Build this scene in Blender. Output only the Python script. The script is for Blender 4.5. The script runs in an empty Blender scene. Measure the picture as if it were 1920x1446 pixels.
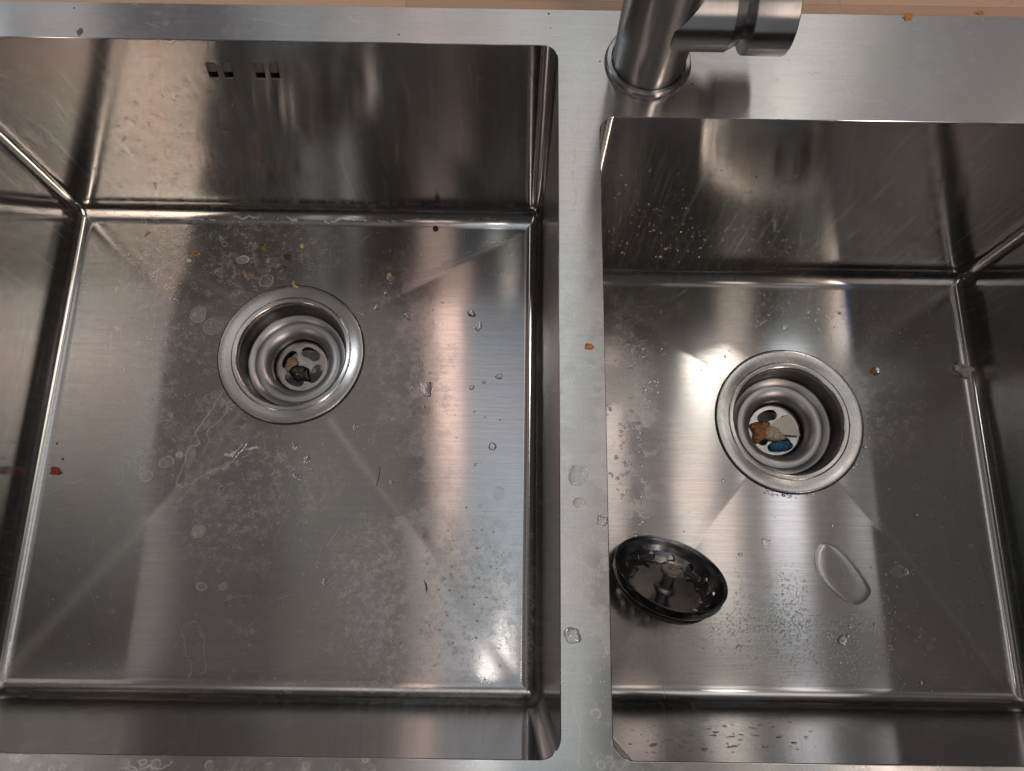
import bpy, bmesh, math, random
import numpy as np
from mathutils import Vector, Matrix, Euler
from mathutils.geometry import tessellate_polygon
from mathutils import noise as mn
random.seed(7)
S = bpy.context.scene
COL = S.collection
PI = math.pi

# ------------------------------------------------------------ camera
RX, RY, RZ, FPX = 0.281, -0.0068, 0.0133, 1444.6
CAM = Vector((0, 0, 0.377))
RM = Matrix.Rotation(RZ, 3, 'Z') @ Matrix.Rotation(RY, 3, 'Y') @ Matrix.Rotation(RX, 3, 'X')
cd = bpy.data.cameras.new('camera'); cam = bpy.data.objects.new('camera', cd); COL.objects.link(cam)
cd.sensor_width = 36; cd.lens = FPX / 1920 * 36; cd.clip_start = 0.01; cd.clip_end = 50
cam.location = CAM; cam.rotation_euler = RM.to_euler()
S.camera = cam
vs = S.view_settings
S.display_settings.display_device = 'sRGB'
vs.view_transform = 'Standard'; vs.look = 'None'; vs.gamma = 1; vs.exposure = 0
try: vs.use_curve_mapping = False
except Exception: pass
S.render.engine = 'CYCLES'
S.cycles.max_bounces = 8; S.cycles.glossy_bounces = 6; S.cycles.transmission_bounces = 8
S.cycles.caustics_refractive = True

# ------------------------------------------------------------ node helper
class NT:
    def __init__(s, tree): s.t = tree; s.N = tree.nodes; s.L = tree.links
    def n(s, typ, **kw):
        x = s.N.new(typ)
        for k, v in kw.items(): setattr(x, k, v)
        return x
    def put(s, sock, v):
        if v is None: return
        if hasattr(v, 'is_output') : s.L.new(v, sock)
        else: sock.default_value = v
    def m(s, op, a, b=None, c=None, clamp=False):
        x = s.n('ShaderNodeMath', operation=op, use_clamp=clamp)
        s.put(x.inputs[0], a); s.put(x.inputs[1], b); s.put(x.inputs[2], c)
        return x.outputs[0]
    def vm(s, op, a, b=None, out=0):
        x = s.n('ShaderNodeVectorMath', operation=op)
        s.put(x.inputs[0], a); s.put(x.inputs[1], b)
        return x.outputs[out]
    def xyz(s, v):
        x = s.n('ShaderNodeSeparateXYZ'); s.put(x.inputs[0], v); return x.outputs
    def comb(s, a, b, c):
        x = s.n('ShaderNodeCombineXYZ'); s.put(x.inputs[0], a); s.put(x.inputs[1], b); s.put(x.inputs[2], c); return x.outputs[0]
    def mapr(s, v, a, b, c=0.0, d=1.0, smooth=True):
        x = s.n('ShaderNodeMapRange', interpolation_type='SMOOTHSTEP' if smooth else 'LINEAR')
        for i, q in enumerate((v, a, b, c, d)): s.put(x.inputs[i], q)
        return x.outputs[0]
    def noise(s, vec, scale, detail=3, rough=.5, dist=0, col=False):
        x = s.n('ShaderNodeTexNoise'); s.put(x.inputs['Vector'], vec)
        x.inputs['Scale'].default_value = scale; x.inputs['Detail'].default_value = detail
        x.inputs['Roughness'].default_value = rough; x.inputs['Distortion'].default_value = dist
        return x.outputs['Color' if col else 'Fac']
    def vor(s, vec, scale, feat='F1', rnd=1.0):
        x = s.n('ShaderNodeTexVoronoi', feature=feat); s.put(x.inputs['Vector'], vec)
        x.inputs['Scale'].default_value = scale; x.inputs['Randomness'].default_value = rnd
        return x.outputs['Distance']
    def mixc(s, f, a, b, mode='MIX'):
        x = s.n('ShaderNodeMix', data_type='RGBA', blend_type=mode)
        s.put(x.inputs[0], f); s.put(x.inputs[6], a); s.put(x.inputs[7], b); return x.outputs[2]
    def mixv(s, f, a, b):
        x = s.n('ShaderNodeMix', data_type='VECTOR')
        s.put(x.inputs[0], f); s.put(x.inputs[4], a); s.put(x.inputs[5], b); return x.outputs[1]
    def box(s, v, a, b, soft):       # soft box a..b
        return s.m('MULTIPLY', s.mapr(v, a - soft, a + soft), s.mapr(v, b - soft, b + soft, 1.0, 0.0))
    def spot(s, X, Y, cx, cy, rx, ry, rot=0):  # soft ellipse 1 in the centre, 0 at the edge
        c, sn = math.cos(rot), math.sin(rot)
        dx = s.m('SUBTRACT', X, cx); dy = s.m('SUBTRACT', Y, cy)
        u = s.m('DIVIDE', s.m('ADD', s.m('MULTIPLY', dx, c), s.m('MULTIPLY', dy, sn)), rx)
        w = s.m('DIVIDE', s.m('SUBTRACT', s.m('MULTIPLY', dy, c), s.m('MULTIPLY', dx, sn)), ry)
        d = s.m('SQRT', s.m('ADD', s.m('MULTIPLY', u, u), s.m('MULTIPLY', w, w)))
        return s.mapr(d, 0.35, 1.0, 1.0, 0.0)
    def seg(s, X, Y, a, b, w):      # 1 on the line a-b, falling to 0 at w
        bx, by = b[0] - a[0], b[1] - a[1]; L2 = bx * bx + by * by
        px, py = s.m('SUBTRACT', X, a[0]), s.m('SUBTRACT', Y, a[1])
        h = s.m('DIVIDE', s.m('ADD', s.m('MULTIPLY', px, bx), s.m('MULTIPLY', py, by)), L2, clamp=True)
        ex, ey = s.m('SUBTRACT', px, s.m('MULTIPLY', h, bx)), s.m('SUBTRACT', py, s.m('MULTIPLY', h, by))
        return s.mapr(s.m('SQRT', s.m('ADD', s.m('MULTIPLY', ex, ex), s.m('MULTIPLY', ey, ey))), 0.0, w, 1.0, 0.0)
    def maxs(s, *a):
        r = a[0]
        for q in a[1:]: r = s.m('MAXIMUM', r, q)
        return r

# ------------------------------------------------------------ world: the kitchen around, as bands of light
W = bpy.data.worlds.new('World'); S.world = W; W.use_nodes = True
# x0, x1, soft, phi0, phi1, phsoft, colour, strength
AMB = (.050, .047, .045)
BANDS = [
 # seen in the floors of the bowls, straight up (phi about -8..24)
 (-.42, -.27, .012, -14, 32, 6, (1, .82, .81), .10),
 (-.270, -.14, .020, -12, 30, 6, (1, .90, .86), .20),
 (-.116, -.080, .006, 8, 27, 5, (1, .72, .62), 2.3),      # peach strip
 (-.116, -.074, .012, -10, 8, 6, (1, .80, .74), .66),
 (-.120, -.076, .006, -28, -19, 3, (1, .76, .66), 2.6),   # the same strip by way of the back wall
 (-.078, .045, .010, -12, 21, 6, (.84, .90, 1.0), .78),
 (-.070, .035, .010, -17, -8, 3, (.84, .94, 1), .8),
 (.045, .105, .015, -12, 34, 8, (.98, 1, .98), 1.08),
 (.138, .182, .010, 4, 18, 3, (1, .86, .78), 1.7),
 (.105, .225, .02, 18, 40, 6, (1, .92, .88), .16),
 (.192, .240, .012, -10, 18, 4, (1, .90, .86), .30),
 (.242, .288, .012, 1, 15, 4, (1, .88, .80), 1.9),
 (.252, .286, .006, -23, -15, 2, (1, .82, .70), 3.0),
 (.286, .322, .010, -10, 30, 6, (1, .92, .90), .36),
 (.324, .362, .008, 1, 22, 5, (.94, .96, 1), 2.0),
 (.322, .362, .005, -20, -14, 2, (.92, .96, 1), 1.0),
 (.386, .408, .006, -22, -15, 2, (.20, .45, 1), 1.6),
 (.362, .410, .02, -10, 24, 6, (1, .93, .90), .18),
 (.410, .48, .012, 4, 24, 8, (.92, .94, .94), .90),     # comes back off the left side wall
 (.50, .62, .015, -26, -16, 4, (1, .90, .78), 3.2),
 (.50, .62, .015, 11, 22, 3, (1, .90, .78), 3.2),
 (-.56, -.40, .02, -14, 24, 6, (1, .92, .90), .26),
 # seen over the back deck (phi 32..60)
 (-.66, -.49, .02, 34, 47, 4, (.9, .9, 1), .28),
 (-.495, -.440, .010, 34, 47, 4, (1, .96, .98), 1.15),
 (-.440, -.30, .02, 34, 47, 4, (.9, .86, 1), .25),
 (-.30, -.20, .04, 34, 47, 4, (.95, .97, 1), .75),
 (-.20, .26, .03, 34, 47, 4, (1, .95, .93), 1.2),
 (-.012, .028, .010, 34, 47, 4, (1, .97, .95), .60),
 (.24, .38, .04, 34, 47, 4, (1, .91, .86), 1.5),
 (.38, .47, .04, 34, 47, 4, (.92, .97, 1), .50),
 (.47, .62, .03, 34, 47, 4, (.85, .82, 1), .20),
 # behind the cook, reaching the back walls by way of the floor (phi below -26)
 (.384, .432, .002, -60, -26, 5, (1, .79, .64), 30.0),
 (.434, .48, .012, -62, -26, 6, (.80, .90, 1), 2.4),
 (-.42, -.20, .02, -62, -22, 8, (1, .95, .94), .04),
 (-.250, -.225, .008, -50, -22, 6, (.9, .95, 1), .5),
 (-.200, -.192, .003, -50, -26, 5, (.9, .95, 1), 2.2),
 (-.488, -.462, .006, -60, -26, 5, (1, .84, .78), 10.0),
 (.345, .353, .003, -50, -30, 5, (.95, .97, 1), .5),
 # the room behind the cook, low down: what the tap and the strainer see
 (-.70, .90, .1, -150, -64, 6, (.95, .95, 1), .13),
 (-.10, .02, .02, -150, -64, 6, (.95, .95, 1), .35),
 (.10, .16, .02, -150, -64, 6, (.95, .95, 1), .35),
]
EW, EH = 2048, 1024          # the bands, computed once into an equirectangular picture of the room
vv, uu = np.meshgrid((np.arange(EH) + .5) / EH, (np.arange(EW) + .5) / EW, indexing='ij')
el = (vv - .5) * np.pi; azm = (.5 - uu) * 2 * np.pi
ex, ey, ez = np.cos(el) * np.cos(azm), np.cos(el) * np.sin(azm), np.sin(el)
phd = np.degrees(np.arctan2(ey, ez))
exw = ex + .006 * np.sin(phd * .11 + 3 * ex) + .004 * np.sin(phd * .31 + 1.7 + 9 * ex)
def sst(x, a, b):
    t = np.clip((x - a) / (b - a), 0, 1); return t * t * (3 - 2 * t)
env = np.ones((EH, EW, 4), np.float32)
env[..., :3] = AMB
for (a, b, sf, p0, p1, ps, c, k) in BANDS:
    msk = sst(exw, a - sf, a + sf) * (1 - sst(exw, b - sf, b + sf)) * sst(phd, p0 - ps, p0 + ps) * (1 - sst(phd, p1 - ps, p1 + ps))
    msk = msk * (.88 + .12 * np.sin(phd * .23 + ex * 31)) * k * 1.15
    for i in range(3): env[..., i] += (msk * c[i]).astype(np.float32)
img = bpy.data.images.new('kitchen_light', EW, EH, alpha=False, float_buffer=True)
img.colorspace_settings.name = 'Linear Rec.709'
img.pixels.foreach_set(env.ravel()); img.update(); img.pack()
nt = NT(W.node_tree); nt.N.clear()
te = nt.n('ShaderNodeTexEnvironment'); te.image = img
bg = nt.n('ShaderNodeBackground'); nt.L.new(te.outputs[0], bg.inputs[0]); bg.inputs[1].default_value = 1.0
wo = nt.n('ShaderNodeOutputWorld'); nt.L.new(bg.outputs[0], wo.inputs[0])
try: W.cycles.sampling_method = 'MANUAL'; W.cycles.sample_map_resolution = 1024
except Exception: pass

def lamp(name, loc, tgt, sx, sy, power, color):
    l = bpy.data.lights.new(name, 'AREA'); l.shape = 'RECTANGLE'; l.size = sx; l.size_y = sy
    l.energy = power; l.color = color
    o = bpy.data.objects.new(name, l); COL.objects.link(o); o.location = loc
    o.rotation_euler = (Vector(tgt) - Vector(loc)).to_track_quat('-Z', 'Y').to_euler()
    return o
lamp('ceiling_lamp', (0.70, 0.82, 1.6), (.1, .1, -.2), .12, .14, .68, (1, .90, .80))
lamp('ceiling_lamp', (-1.35, 0.9, 1.35), (-.1, .1, -.2), .20, .20, 3, (.92, .96, 1))
lamp('ceiling_lamp', (-0.050, -.20, 1.6), (0, 0, -.2), .05, .05, .20, (1, .93, .86))

# ------------------------------------------------------------ dimensions (metres)
X1, X2, YB1, YB2, YF, YO, D1, D2, XL, XR = .0250, .0489, .3158, .2681, -.0650, .3411, .2022, .2074, -.3614, .3718
FR = .0145                                  # floor fillet
DRL = (-.1735, .1915); DRR = (.2190, .1440) # drain centres
DROP = .0022                                # fall of the floor towards the drain
RD = .0565

def unproj(px, py, z):
    w = RM @ Vector(((px - 960) / FPX, -(py - 723) / FPX, -1))
    return CAM + w * ((z - CAM.z) / w.z)
def ray(px, py): return (RM @ Vector(((px - 960) / FPX, -(py - 723) / FPX, -1))).normalized()

def floor_z(x, y, b):
    x0, x1, y0, y1, D, (cx, cy) = b
    s = min((x - x0) / (cx - x0), (x1 - x) / (x1 - cx), (y - y0) / (cy - y0), (y1 - y) / (y1 - cy))
    return -D - DROP * max(0, min(1, s))
BL = (XL + FR, X1 - FR, YF + FR, YB1 - FR, D1, DRL)
BR = (X2 + FR, XR - FR, YF + FR, YB2 - FR, D2, DRR)
def on_floor(px, py, b):
    z = -b[4]
    for _ in range(4):
        p = unproj(px, py, z); z = floor_z(p.x, p.y, b)
    return Vector((p.x, p.y, z))

# ------------------------------------------------------------ object helpers
def mk(name, verts, faces, mat, parent=None, smooth=True, normals=None):
    me = bpy.data.meshes.new(name); me.from_pydata([tuple(v) for v in verts], [], faces); me.update()
    for p in me.polygons: p.use_smooth = smooth
    if mat: me.materials.append(mat)
    if normals: me.normals_split_custom_set_from_vertices([tuple(n) for n in normals])
    o = bpy.data.objects.new(name, me); COL.objects.link(o)
    if parent: o.parent = parent
    return o
def empty(name, label, cat, loc=(0, 0, 0), group=None):
    o = bpy.data.objects.new(name, None); COL.objects.link(o); o.location = loc; o.empty_display_size = .01
    o['label'] = label; o['category'] = cat
    if group: o['group'] = group
    return o
def tag(o, label, cat, group=None, kind=None):
    if label: o['label'] = label
    if cat: o['category'] = cat
    if group: o['group'] = group
    if kind: o['kind'] = kind
    return o
def lathe(name, prof, mat, parent=None, seg=96, M=None, sharp=30, closed=False):
    vs_, fs = [], []
    for (r, z) in prof:
        for i in range(seg):
            a = 2 * PI * i / seg; vs_.append(Vector((r * math.cos(a), r * math.sin(a), z)))
    for j in range(len(prof) - 1):
        for i in range(seg):
            k = (i + 1) % seg
            fs.append((j * seg + i, j * seg + k, (j + 1) * seg + k, (j + 1) * seg + i))
    if prof[0][0] > 1e-6 and closed: fs.append(tuple(range(seg))[::-1])
    if prof[-1][0] > 1e-6 and closed: fs.append(tuple(range((len(prof) - 1) * seg, len(prof) * seg)))
    if M: vs_ = [M @ v for v in vs_]
    o = mk(name, vs_, fs, mat, parent)
    bm = bmesh.new(); bm.from_mesh(o.data); bmesh.ops.remove_doubles(bm, verts=bm.verts, dist=1e-7)
    bmesh.ops.recalc_face_normals(bm, faces=bm.faces)
    for e in bm.edges:
        if len(e.link_faces) == 2 and e.calc_face_angle(0) > math.radians(sharp): e.smooth = False
    bm.to_mesh(o.data); bm.free()
    return o
def arc(r, z, R, a0, a1, n):  # points of an arc centre (r,z)
    return [(r + R * math.cos(a0 + (a1 - a0) * i / n), z + R * math.sin(a0 + (a1 - a0) * i / n)) for i in range(n + 1)]

# ------------------------------------------------------------ wear map: dried water, film, scratches, painted fold and seam sheen (computed here, laid over the sheet in plan)
MX0, MX1, MY0, MY1 = -.405, .415, -.105, .350
MW, MH = 2400, 1332
rng = np.random.default_rng(11)
def vnoise(cx_, cy_, H_=MH, W_=MW):
    g = rng.random((cy_ + 2, cx_ + 2)).astype(np.float32)
    ys, xs = np.linspace(0, cy_, H_, endpoint=False), np.linspace(0, cx_, W_, endpoint=False)
    yi, xi = ys.astype(int), xs.astype(int); fy, fx = ys - yi, xs - xi
    fy = (fy * fy * (3 - 2 * fy))[:, None].astype(np.float32); fx = (fx * fx * (3 - 2 * fx))[None, :].astype(np.float32)
    a = g[yi][:, xi]; b = g[yi][:, xi + 1]; c = g[yi + 1][:, xi]; d = g[yi + 1][:, xi + 1]
    return (a * (1 - fx) + b * fx) * (1 - fy) + (c * (1 - fx) + d * fx) * fy
def fbm(cell, octv=5, gain=.55, sx=1.0, sy=1.0):
    """cell in metres"""
    out = 0; amp = 1; tot = 0
    for o_ in range(octv):
        k = 2 ** o_
        out = out + amp * vnoise(max(2, int((MX1 - MX0) / cell / sx * k)), max(2, int((MY1 - MY0) / cell / sy * k))); tot += amp; amp *= gain
    return out / tot
XS = np.linspace(MX0, MX1, MW, dtype=np.float32)[None, :]; YS = np.linspace(MY0, MY1, MH, dtype=np.float32)[:, None]
wx, wy = fbm(.012, 4) - .5, fbm(.012, 4) - .5
XWp, YWp = XS + wx * .010, YS + wy * .010            # warped coordinates make every outline ragged
XW2, YW2 = XS + wx * .003, YS + wy * .003
def sm(x, a, b):
    t = np.clip((x - a) / (b - a), 0, 1); return t * t * (3 - 2 * t)
def spotn(cx_, cy_, rx, ry, rot=0):
    c, n_ = math.cos(rot), math.sin(rot); dx_, dy_ = XWp - cx_, YWp - cy_
    u = (dx_ * c + dy_ * n_) / rx; w = (dy_ * c - dx_ * n_) / ry
    return 1 - sm(np.sqrt(u * u + w * w), .35, 1.0)
def onb(px, py): q = unproj(px, py, -.2035); return (q.x, q.y)
def ond(px, py): q = unproj(px, py, 0); return (q.x, q.y)
DIRT_SHEEN = np.zeros((MH, MW), np.float32); FILM = np.zeros((MH, MW), np.float32); HGT = np.zeros((MH, MW), np.float32)
def window(x0, x1, y0, y1):
    i0 = max(0, int((x0 - MX0) / (MX1 - MX0) * MW)); i1 = min(MW, int((x1 - MX0) / (MX1 - MX0) * MW) + 2)
    j0 = max(0, int((y0 - MY0) / (MY1 - MY0) * MH)); j1 = min(MH, int((y1 - MY0) / (MY1 - MY0) * MH) + 2)
    return slice(j0, j1), slice(i0, i1)
def poly(pts, w, k, chan=None, warp=2, soft=1.0, brk=0.0):
    """line of half width w (metres) through points"""
    chan = DIRT_SHEEN if chan is None else chan
    GX, GY = ((XS + 0 * YS, YS + 0 * XS), (XW2, YW2), (XWp, YWp))[min(warp, 2)] if warp in (0, 2) else (XW2, YW2)
    for (a, b) in zip(pts[:-1], pts[1:]):
        m_ = w * 2 + .006; sj, si = window(min(a[0], b[0]) - m_, max(a[0], b[0]) + m_, min(a[1], b[1]) - m_, max(a[1], b[1]) + m_)
        X_, Y_ = GX[sj, si] - a[0], GY[sj, si] - a[1]; bx, by = b[0] - a[0], b[1] - a[1]; L2 = bx * bx + by * by + 1e-12
        h = np.clip((X_ * bx + Y_ * by) / L2, 0, 1); dd = np.hypot(X_ - h * bx, Y_ - h * by)
        v = (1 - sm(dd, w * (1 - soft), w)) * k
        if brk: v = v * (brk_n[sj, si] > brk)
        chan[sj, si] = np.maximum(chan[sj, si], v)
def ringm(c, rx, ry, rot, w, k, fill=0):
    m_ = max(rx, ry) * 1.4 + .003; sj, si = window(c[0] - m_, c[0] + m_, c[1] - m_, c[1] + m_)
    cs, sn = math.cos(rot), math.sin(rot); X_, Y_ = XW2[sj, si] - c[0], YW2[sj, si] - c[1]
    u = (X_ * cs + Y_ * sn) / rx; v_ = (Y_ * cs - X_ * sn) / ry; r_ = np.sqrt(u * u + v_ * v_); q = min(rx, ry)
    DIRT_SHEEN[sj, si] = np.maximum(DIRT_SHEEN[sj, si], (1 - sm(np.abs(r_ - 1) * q, w * .3, w)) * k * (.4 + .6 * brk_n[sj, si]))
    if fill: DIRT_SHEEN[sj, si] += (1 - sm(r_, .8, 1.0)) * fill
brk_n = sm(fbm(.006, 3), .38, .60)
f_a, f_b, f_c, f_d = fbm(.022, 7, .62), fbm(.030, 6, .58), fbm(.0035, 4, .6), fbm(.0016, 3, .7)
infloorL = (XS > XL) & (XS < X1) & (YS > YF) & (YS < YB1); infloorR = (XS > X2) & (XS < XR) & (YS > YF) & (YS < YB2)
onfl = infloorL | infloorR
regf = np.maximum.reduce([
    spotn(-.245, .150, .080, .150), spotn(-.20, .080, .12, .085), spotn(-.065, .02, .105, .120, -.5), spotn(-.080, .18, .055, .13, .1),
    spotn(-.21, .275, .10, .05), .8 * spotn(-.02, -.03, .06, .05), 1.0 * spotn(.088, .13, .042, .15), .9 * spotn(.30, .17, .045, .085), .6 * spotn(.09, -.01, .05, .07)]) * onfl
regf = np.maximum(regf, .16 * onfl)
regd = (~onfl) * (.30 + .7 * spotn(.037, .02, .03, .20) + .25 * spotn(.20, .30, .13, .06) + .5 * (1 - sm(YS + 0 * XS, -.075, -.05)))
reg = np.clip(regf + regd, 0, 1)
# broken film with ragged borders, and the paler tide line along its border
film = sm(f_a, .455, .545)
FILM += reg * (.55 * film + .45 * sm(f_b, .40, .60)) * (.30 + .70 * f_c)
edge = np.exp(-((f_a - .50) / .0045) ** 2) * brk_n + .8 * np.exp(-((f_b - .47) / .0035) ** 2) * brk_n + .6 * np.exp(-((f_b - .56) / .003) ** 2) * (1 - brk_n)
DIRT_SHEEN += reg * edge * .22
HGT += reg * edge * .5
chalk = spotn(-.050, .000, .11, .085, -.4) * infloorL
DIRT_SHEEN += chalk * (.05 + .16 * sm(f_c, .42, .70) * sm(f_b, .35, .6)); DIRT_SHEEN += chalk * sm(f_d, .56, .72) * .12
DIRT_SHEEN += reg * film * sm(f_c, .40, .75) * .07 + .012
DIRT_SHEEN += reg * sm(f_d, .62, .80) * .07
# wiping arcs swept round the left drain, towards the front left
th_ = np.arctan2(YWp - .10, XWp + .10); rad_ = np.hypot(XWp + .10, YWp - .10)
sw = np.interp((rad_ * 1400 + 6 * (f_a - .5)).ravel() % 512, np.arange(512), rng.random(512)).reshape(rad_.shape).astype(np.float32)
DIRT_SHEEN += regf * infloorL * sm(sw, .70, 1.0) * sm(fbm(.03, 3), .5, .65) * .05
# dried drop rings
def scatter(n_, gen, r0, r1, k0, k1):
    for _ in range(n_):
        c_ = gen(); r_ = r0 + (r1 - r0) * rng.random() ** 2.2
        ringm(c_, r_, r_ * rng.uniform(.75, 1.25), rng.uniform(0, 3), .00045, rng.uniform(k0, k1), rng.uniform(0, .05))
scatter(90, lambda: onb(rng.normal(420, 90), rng.normal(560, 120)), .0010, .0050, .05, .22)
scatter(110, lambda: onb(rng.normal(860, 90), rng.normal(1120, 120)), .0008, .0040, .05, .25)
scatter(90, lambda: onb(rng.uniform(180, 960), rng.uniform(440, 1280)), .0008, .0035, .04, .16)
scatter(90, lambda: onb(rng.uniform(1160, 1850), rng.uniform(560, 1290)), .0006, .0022, .04, .18)
scatter(60, lambda: ond(rng.normal(1095, 25), rng.uniform(150, 1400)), .0006, .0030, .06, .25)
scatter(50, lambda: ond(rng.uniform(0, 1900), rng.uniform(1420, 1446)), .0010, .0035, .06, .25)
for (x_, y_, a_, b_, r_, k_, f_) in [(455, 488, .0046, .0034, .2, .45, .10), (275, 892, .0045, .0042, 0, .3, .05), (262, 884, .0032, .0030, 0, .2, .04), (312, 868, .0055, .0040, .3, .3, .04),
      (337, 852, .0026, .0022, 0, .35, .2), (500, 527, .0058, .0048, .4, .2, .02), (958, 1083, .0048, .0048, 0, .35, .05), (935, 925, .0040, .0050, 0, .3, .1), (905, 985, .0090, .0060, .2, .18, .03),
      (372, 997, .0055, .0045, 0, .25, .16), (378, 1100, .0040, .0030, 0, .25, .06), (420, 1100, .0030, .003, 0, .15, .1), (700, 1288, .003, .004, 0, .3, .1),
      (775, 1275, .0065, .0060, 0, .3, .08), (545, 1290, .0035, .003, 0, .2, 0), (400, 610, .0085, .0070, .3, .2, .06), (370, 588, .0060, .0070, 0, .22, .10), (455, 560, .010, .006, 0, .15, .02),
      (1560, 590, .003, .003, 0, .2, 0), (1690, 1072, .0045, .004, .6, .2, .05), (1800, 690, .006, .004, 0, .3, .1)]:
    ringm(onb(x_, y_), a_, b_, r_, .0006, k_, f_)
for (x_, y_, a_, b_, k_, f_) in [(1085, 945, .0040, .0030, .35, .03), (1100, 1010, .0030, .0020, .25, .02), (1095, 800, .004, .003, .12, .05), (1116, 798, .0042, .0040, .05, -.06), (1118, 1335, .002, .002, .3, .05)]:
    ringm(ond(x_, y_), a_, b_, 0, .0006, k_, f_)
# traced runs of dried water
run1 = [(420, 735), (413, 747), (393, 773), (383, 790), (370, 813), (367, 827), (355, 848), (338, 872), (332, 890), (330, 903), (345, 915), (370, 905), (400, 890), (425, 873), (445, 862)]
poly([onb(*p) for p in run1], .0007, .30); poly([onb(*p) for p in [(347, 1185), (352, 1215), (354, 1245), (356, 1266)]], .0005, .22); poly([onb(*p) for p in [(347, 1185), (355, 1172), (372, 1170), (382, 1182), (384, 1230), (382, 1262), (370, 1266)]], .0005, .18); poly([onb(*p) for p in [(440, 756), (420, 770), (408, 800), (396, 822)]], .0005, .2, brk=.2); poly([onb(*p) for p in [(350, 905), (372, 893), (402, 880), (440, 858), (462, 852)]], .0005, .22, brk=.2); poly([onb(*p) for p in run1], .0007, .9, HGT)
poly([onb(*p) for p in [(435, 752), (412, 780), (395, 805), (380, 850)]], .0005, .32)
poly([onb(*p) for p in [(455, 760), (430, 790), (400, 850)]], .0050, .08)
poly([onb(*p) for p in [(425, 750), (385, 800), (345, 880)]], .0055, .13, brk=.25)
poly([onb(*p) for p in [(335, 910), (380, 898), (440, 868)]], .0055, .17, brk=.2)
poly([onb(*p) for p in [(425, 850), (450, 843), (485, 842)]], .0016, .45, brk=.2)
# grime in the corner folds, plus their facet shading painted as pale bands
for a_, b_, w_, k_ in [((620, 790), (840, 1090), .0050, .10), ((840, 1090), (968, 1292), .0075, .20), ((780, 525), (975, 443), .0040, .15), ((300, 955), (0, 1272), .0075, .085),
      ((470, 800), (300, 955), .006, .05), ((440, 560), (160, 410), .005, .05), ((1380, 870), (1160, 1290), .004, .04), ((1590, 890), (1900, 1300), .004, .03), ((1570, 690), (1800, 530), .005, .05)]:
    poly([onb(*a_), onb(*b_)], w_ * 1.3, k_ * 1.25, warp=1); poly([onb(*a_), onb(*b_)], w_ * .4, k_ * .5, warp=1, brk=.3)
poly([onb(*p) for p in [(765, 530), (800, 520), (845, 490), (905, 462), (970, 440)]], .0009, .35, brk=.3)
poly([onb(*p) for p in [(790, 690), (785, 650), (800, 590), (815, 545)]], .0007, .30, brk=.2)
poly([onb(*p) for p in [(680, 1291), (850, 1280), (960, 1262)]], .0040, .20, brk=.1)  # pale strip painting the highlight along the front seam
poly([onb(*p) for p in [(150, 404), (500, 414), (760, 416), (960, 420)]], .0012, .30, brk=.45)  # broken pale line painting the glint along the back seam
poly([onb(*p) for p in [(1185, 650), (1200, 700), (1235, 745), (1225, 800), (1255, 820), (1215, 870), (1190, 880), (1185, 1000)]], .0006, .30, brk=.1)
poly([onb(*p) for p in [(1255, 1180), (1290, 1185), (1325, 1200)]], .0060, .20, brk=.55)
# divider and deck
poly([ond(*p) for p in [(1080, 285), (1082, 420), (1081, 480)]], .0013, .50, brk=.25)
poly([ond(*p) for p in [(1079, 480), (1080, 560), (1077, 672)]], .0004, .30); poly([ond(*p) for p in [(1087, 200), (1092, 400), (1094, 620)]], .0030, .10)
poly([ond(*p) for p in [(1085, 1020), (1083, 1090), (1092, 1125), (1105, 1140)]], .0005, .35); poly([ond(*p) for p in [(1070, 1320), (1078, 1370), (1076, 1440)]], .0005, .35)
poly([ond(*p) for p in [(1515, 135), (1540, 138), (1555, 150), (1575, 148), (1590, 165), (1612, 192), (1660, 192)]], .0005, .30); poly([ond(*p) for p in [(1515, 135), (1540, 138), (1555, 150), (1575, 148), (1590, 165), (1612, 192), (1660, 192)]], .0007, .9, HGT)
poly([ond(*p) for p in [(1500, 55), (1540, 48), (1600, 42)]], .0005, .12); poly([ond(*p) for p in [(1510, 90), (1530, 105), (1560, 95)]], .0005, .16)
poly([ond(*p) for p in [(230, 1441), (300, 1434), (320, 1425)]], .0006, .25)
wet = sm(.5 + (f_a - .5) * 2.2 + .0 * XS, .5, .53) * spotn(.086, .13, .036, .13) * infloorR
DIRT_SHEEN += wet * .07 * (.5 + f_c); FILM += wet * .5
for _ in range(60):
    x_, y_ = ond(rng.uniform(1055, 1140), rng.uniform(150, 1420)); L_ = rng.uniform(.006, .03)
    poly([(x_, y_), (x_ + rng.normal(0, .0006), y_ - L_)], .0010, rng.uniform(.015, .06), brk=.2)
# scratches
for _ in range(520):
    if rng.random() < .6: px, py = rng.uniform(60, 960), rng.uniform(430, 1290)
    else: px, py = rng.uniform(1150, 1860), rng.uniform(540, 1300)
    a_ = rng.normal(1.0, .5) if rng.random() < .5 else rng.uniform(0, 3.14); L_ = rng.exponential(.010) + .003
    x_, y_ = onb(px, py); bend = rng.normal(0, .15)
    pts_ = [(x_ + L_ * t_ * math.cos(a_ + bend * t_), y_ + L_ * t_ * math.sin(a_ + bend * t_)) for t_ in (0, .33, .66, 1)]
    poly(pts_, .00030, rng.uniform(.03, .16), warp=0, soft=.8)
for _ in range(120):
    x_, y_ = ond(rng.uniform(1055, 1140), rng.uniform(100, 1430)) if rng.random() < .6 else ond(rng.uniform(0, 1900), rng.uniform(35, 70))
    a_ = rng.uniform(0, 3.14); L_ = rng.exponential(.006) + .002
    poly([(x_, y_), (x_ + L_ * math.cos(a_), y_ + L_ * math.sin(a_))], .00030, rng.uniform(.05, .2), warp=0, soft=.8)
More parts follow.
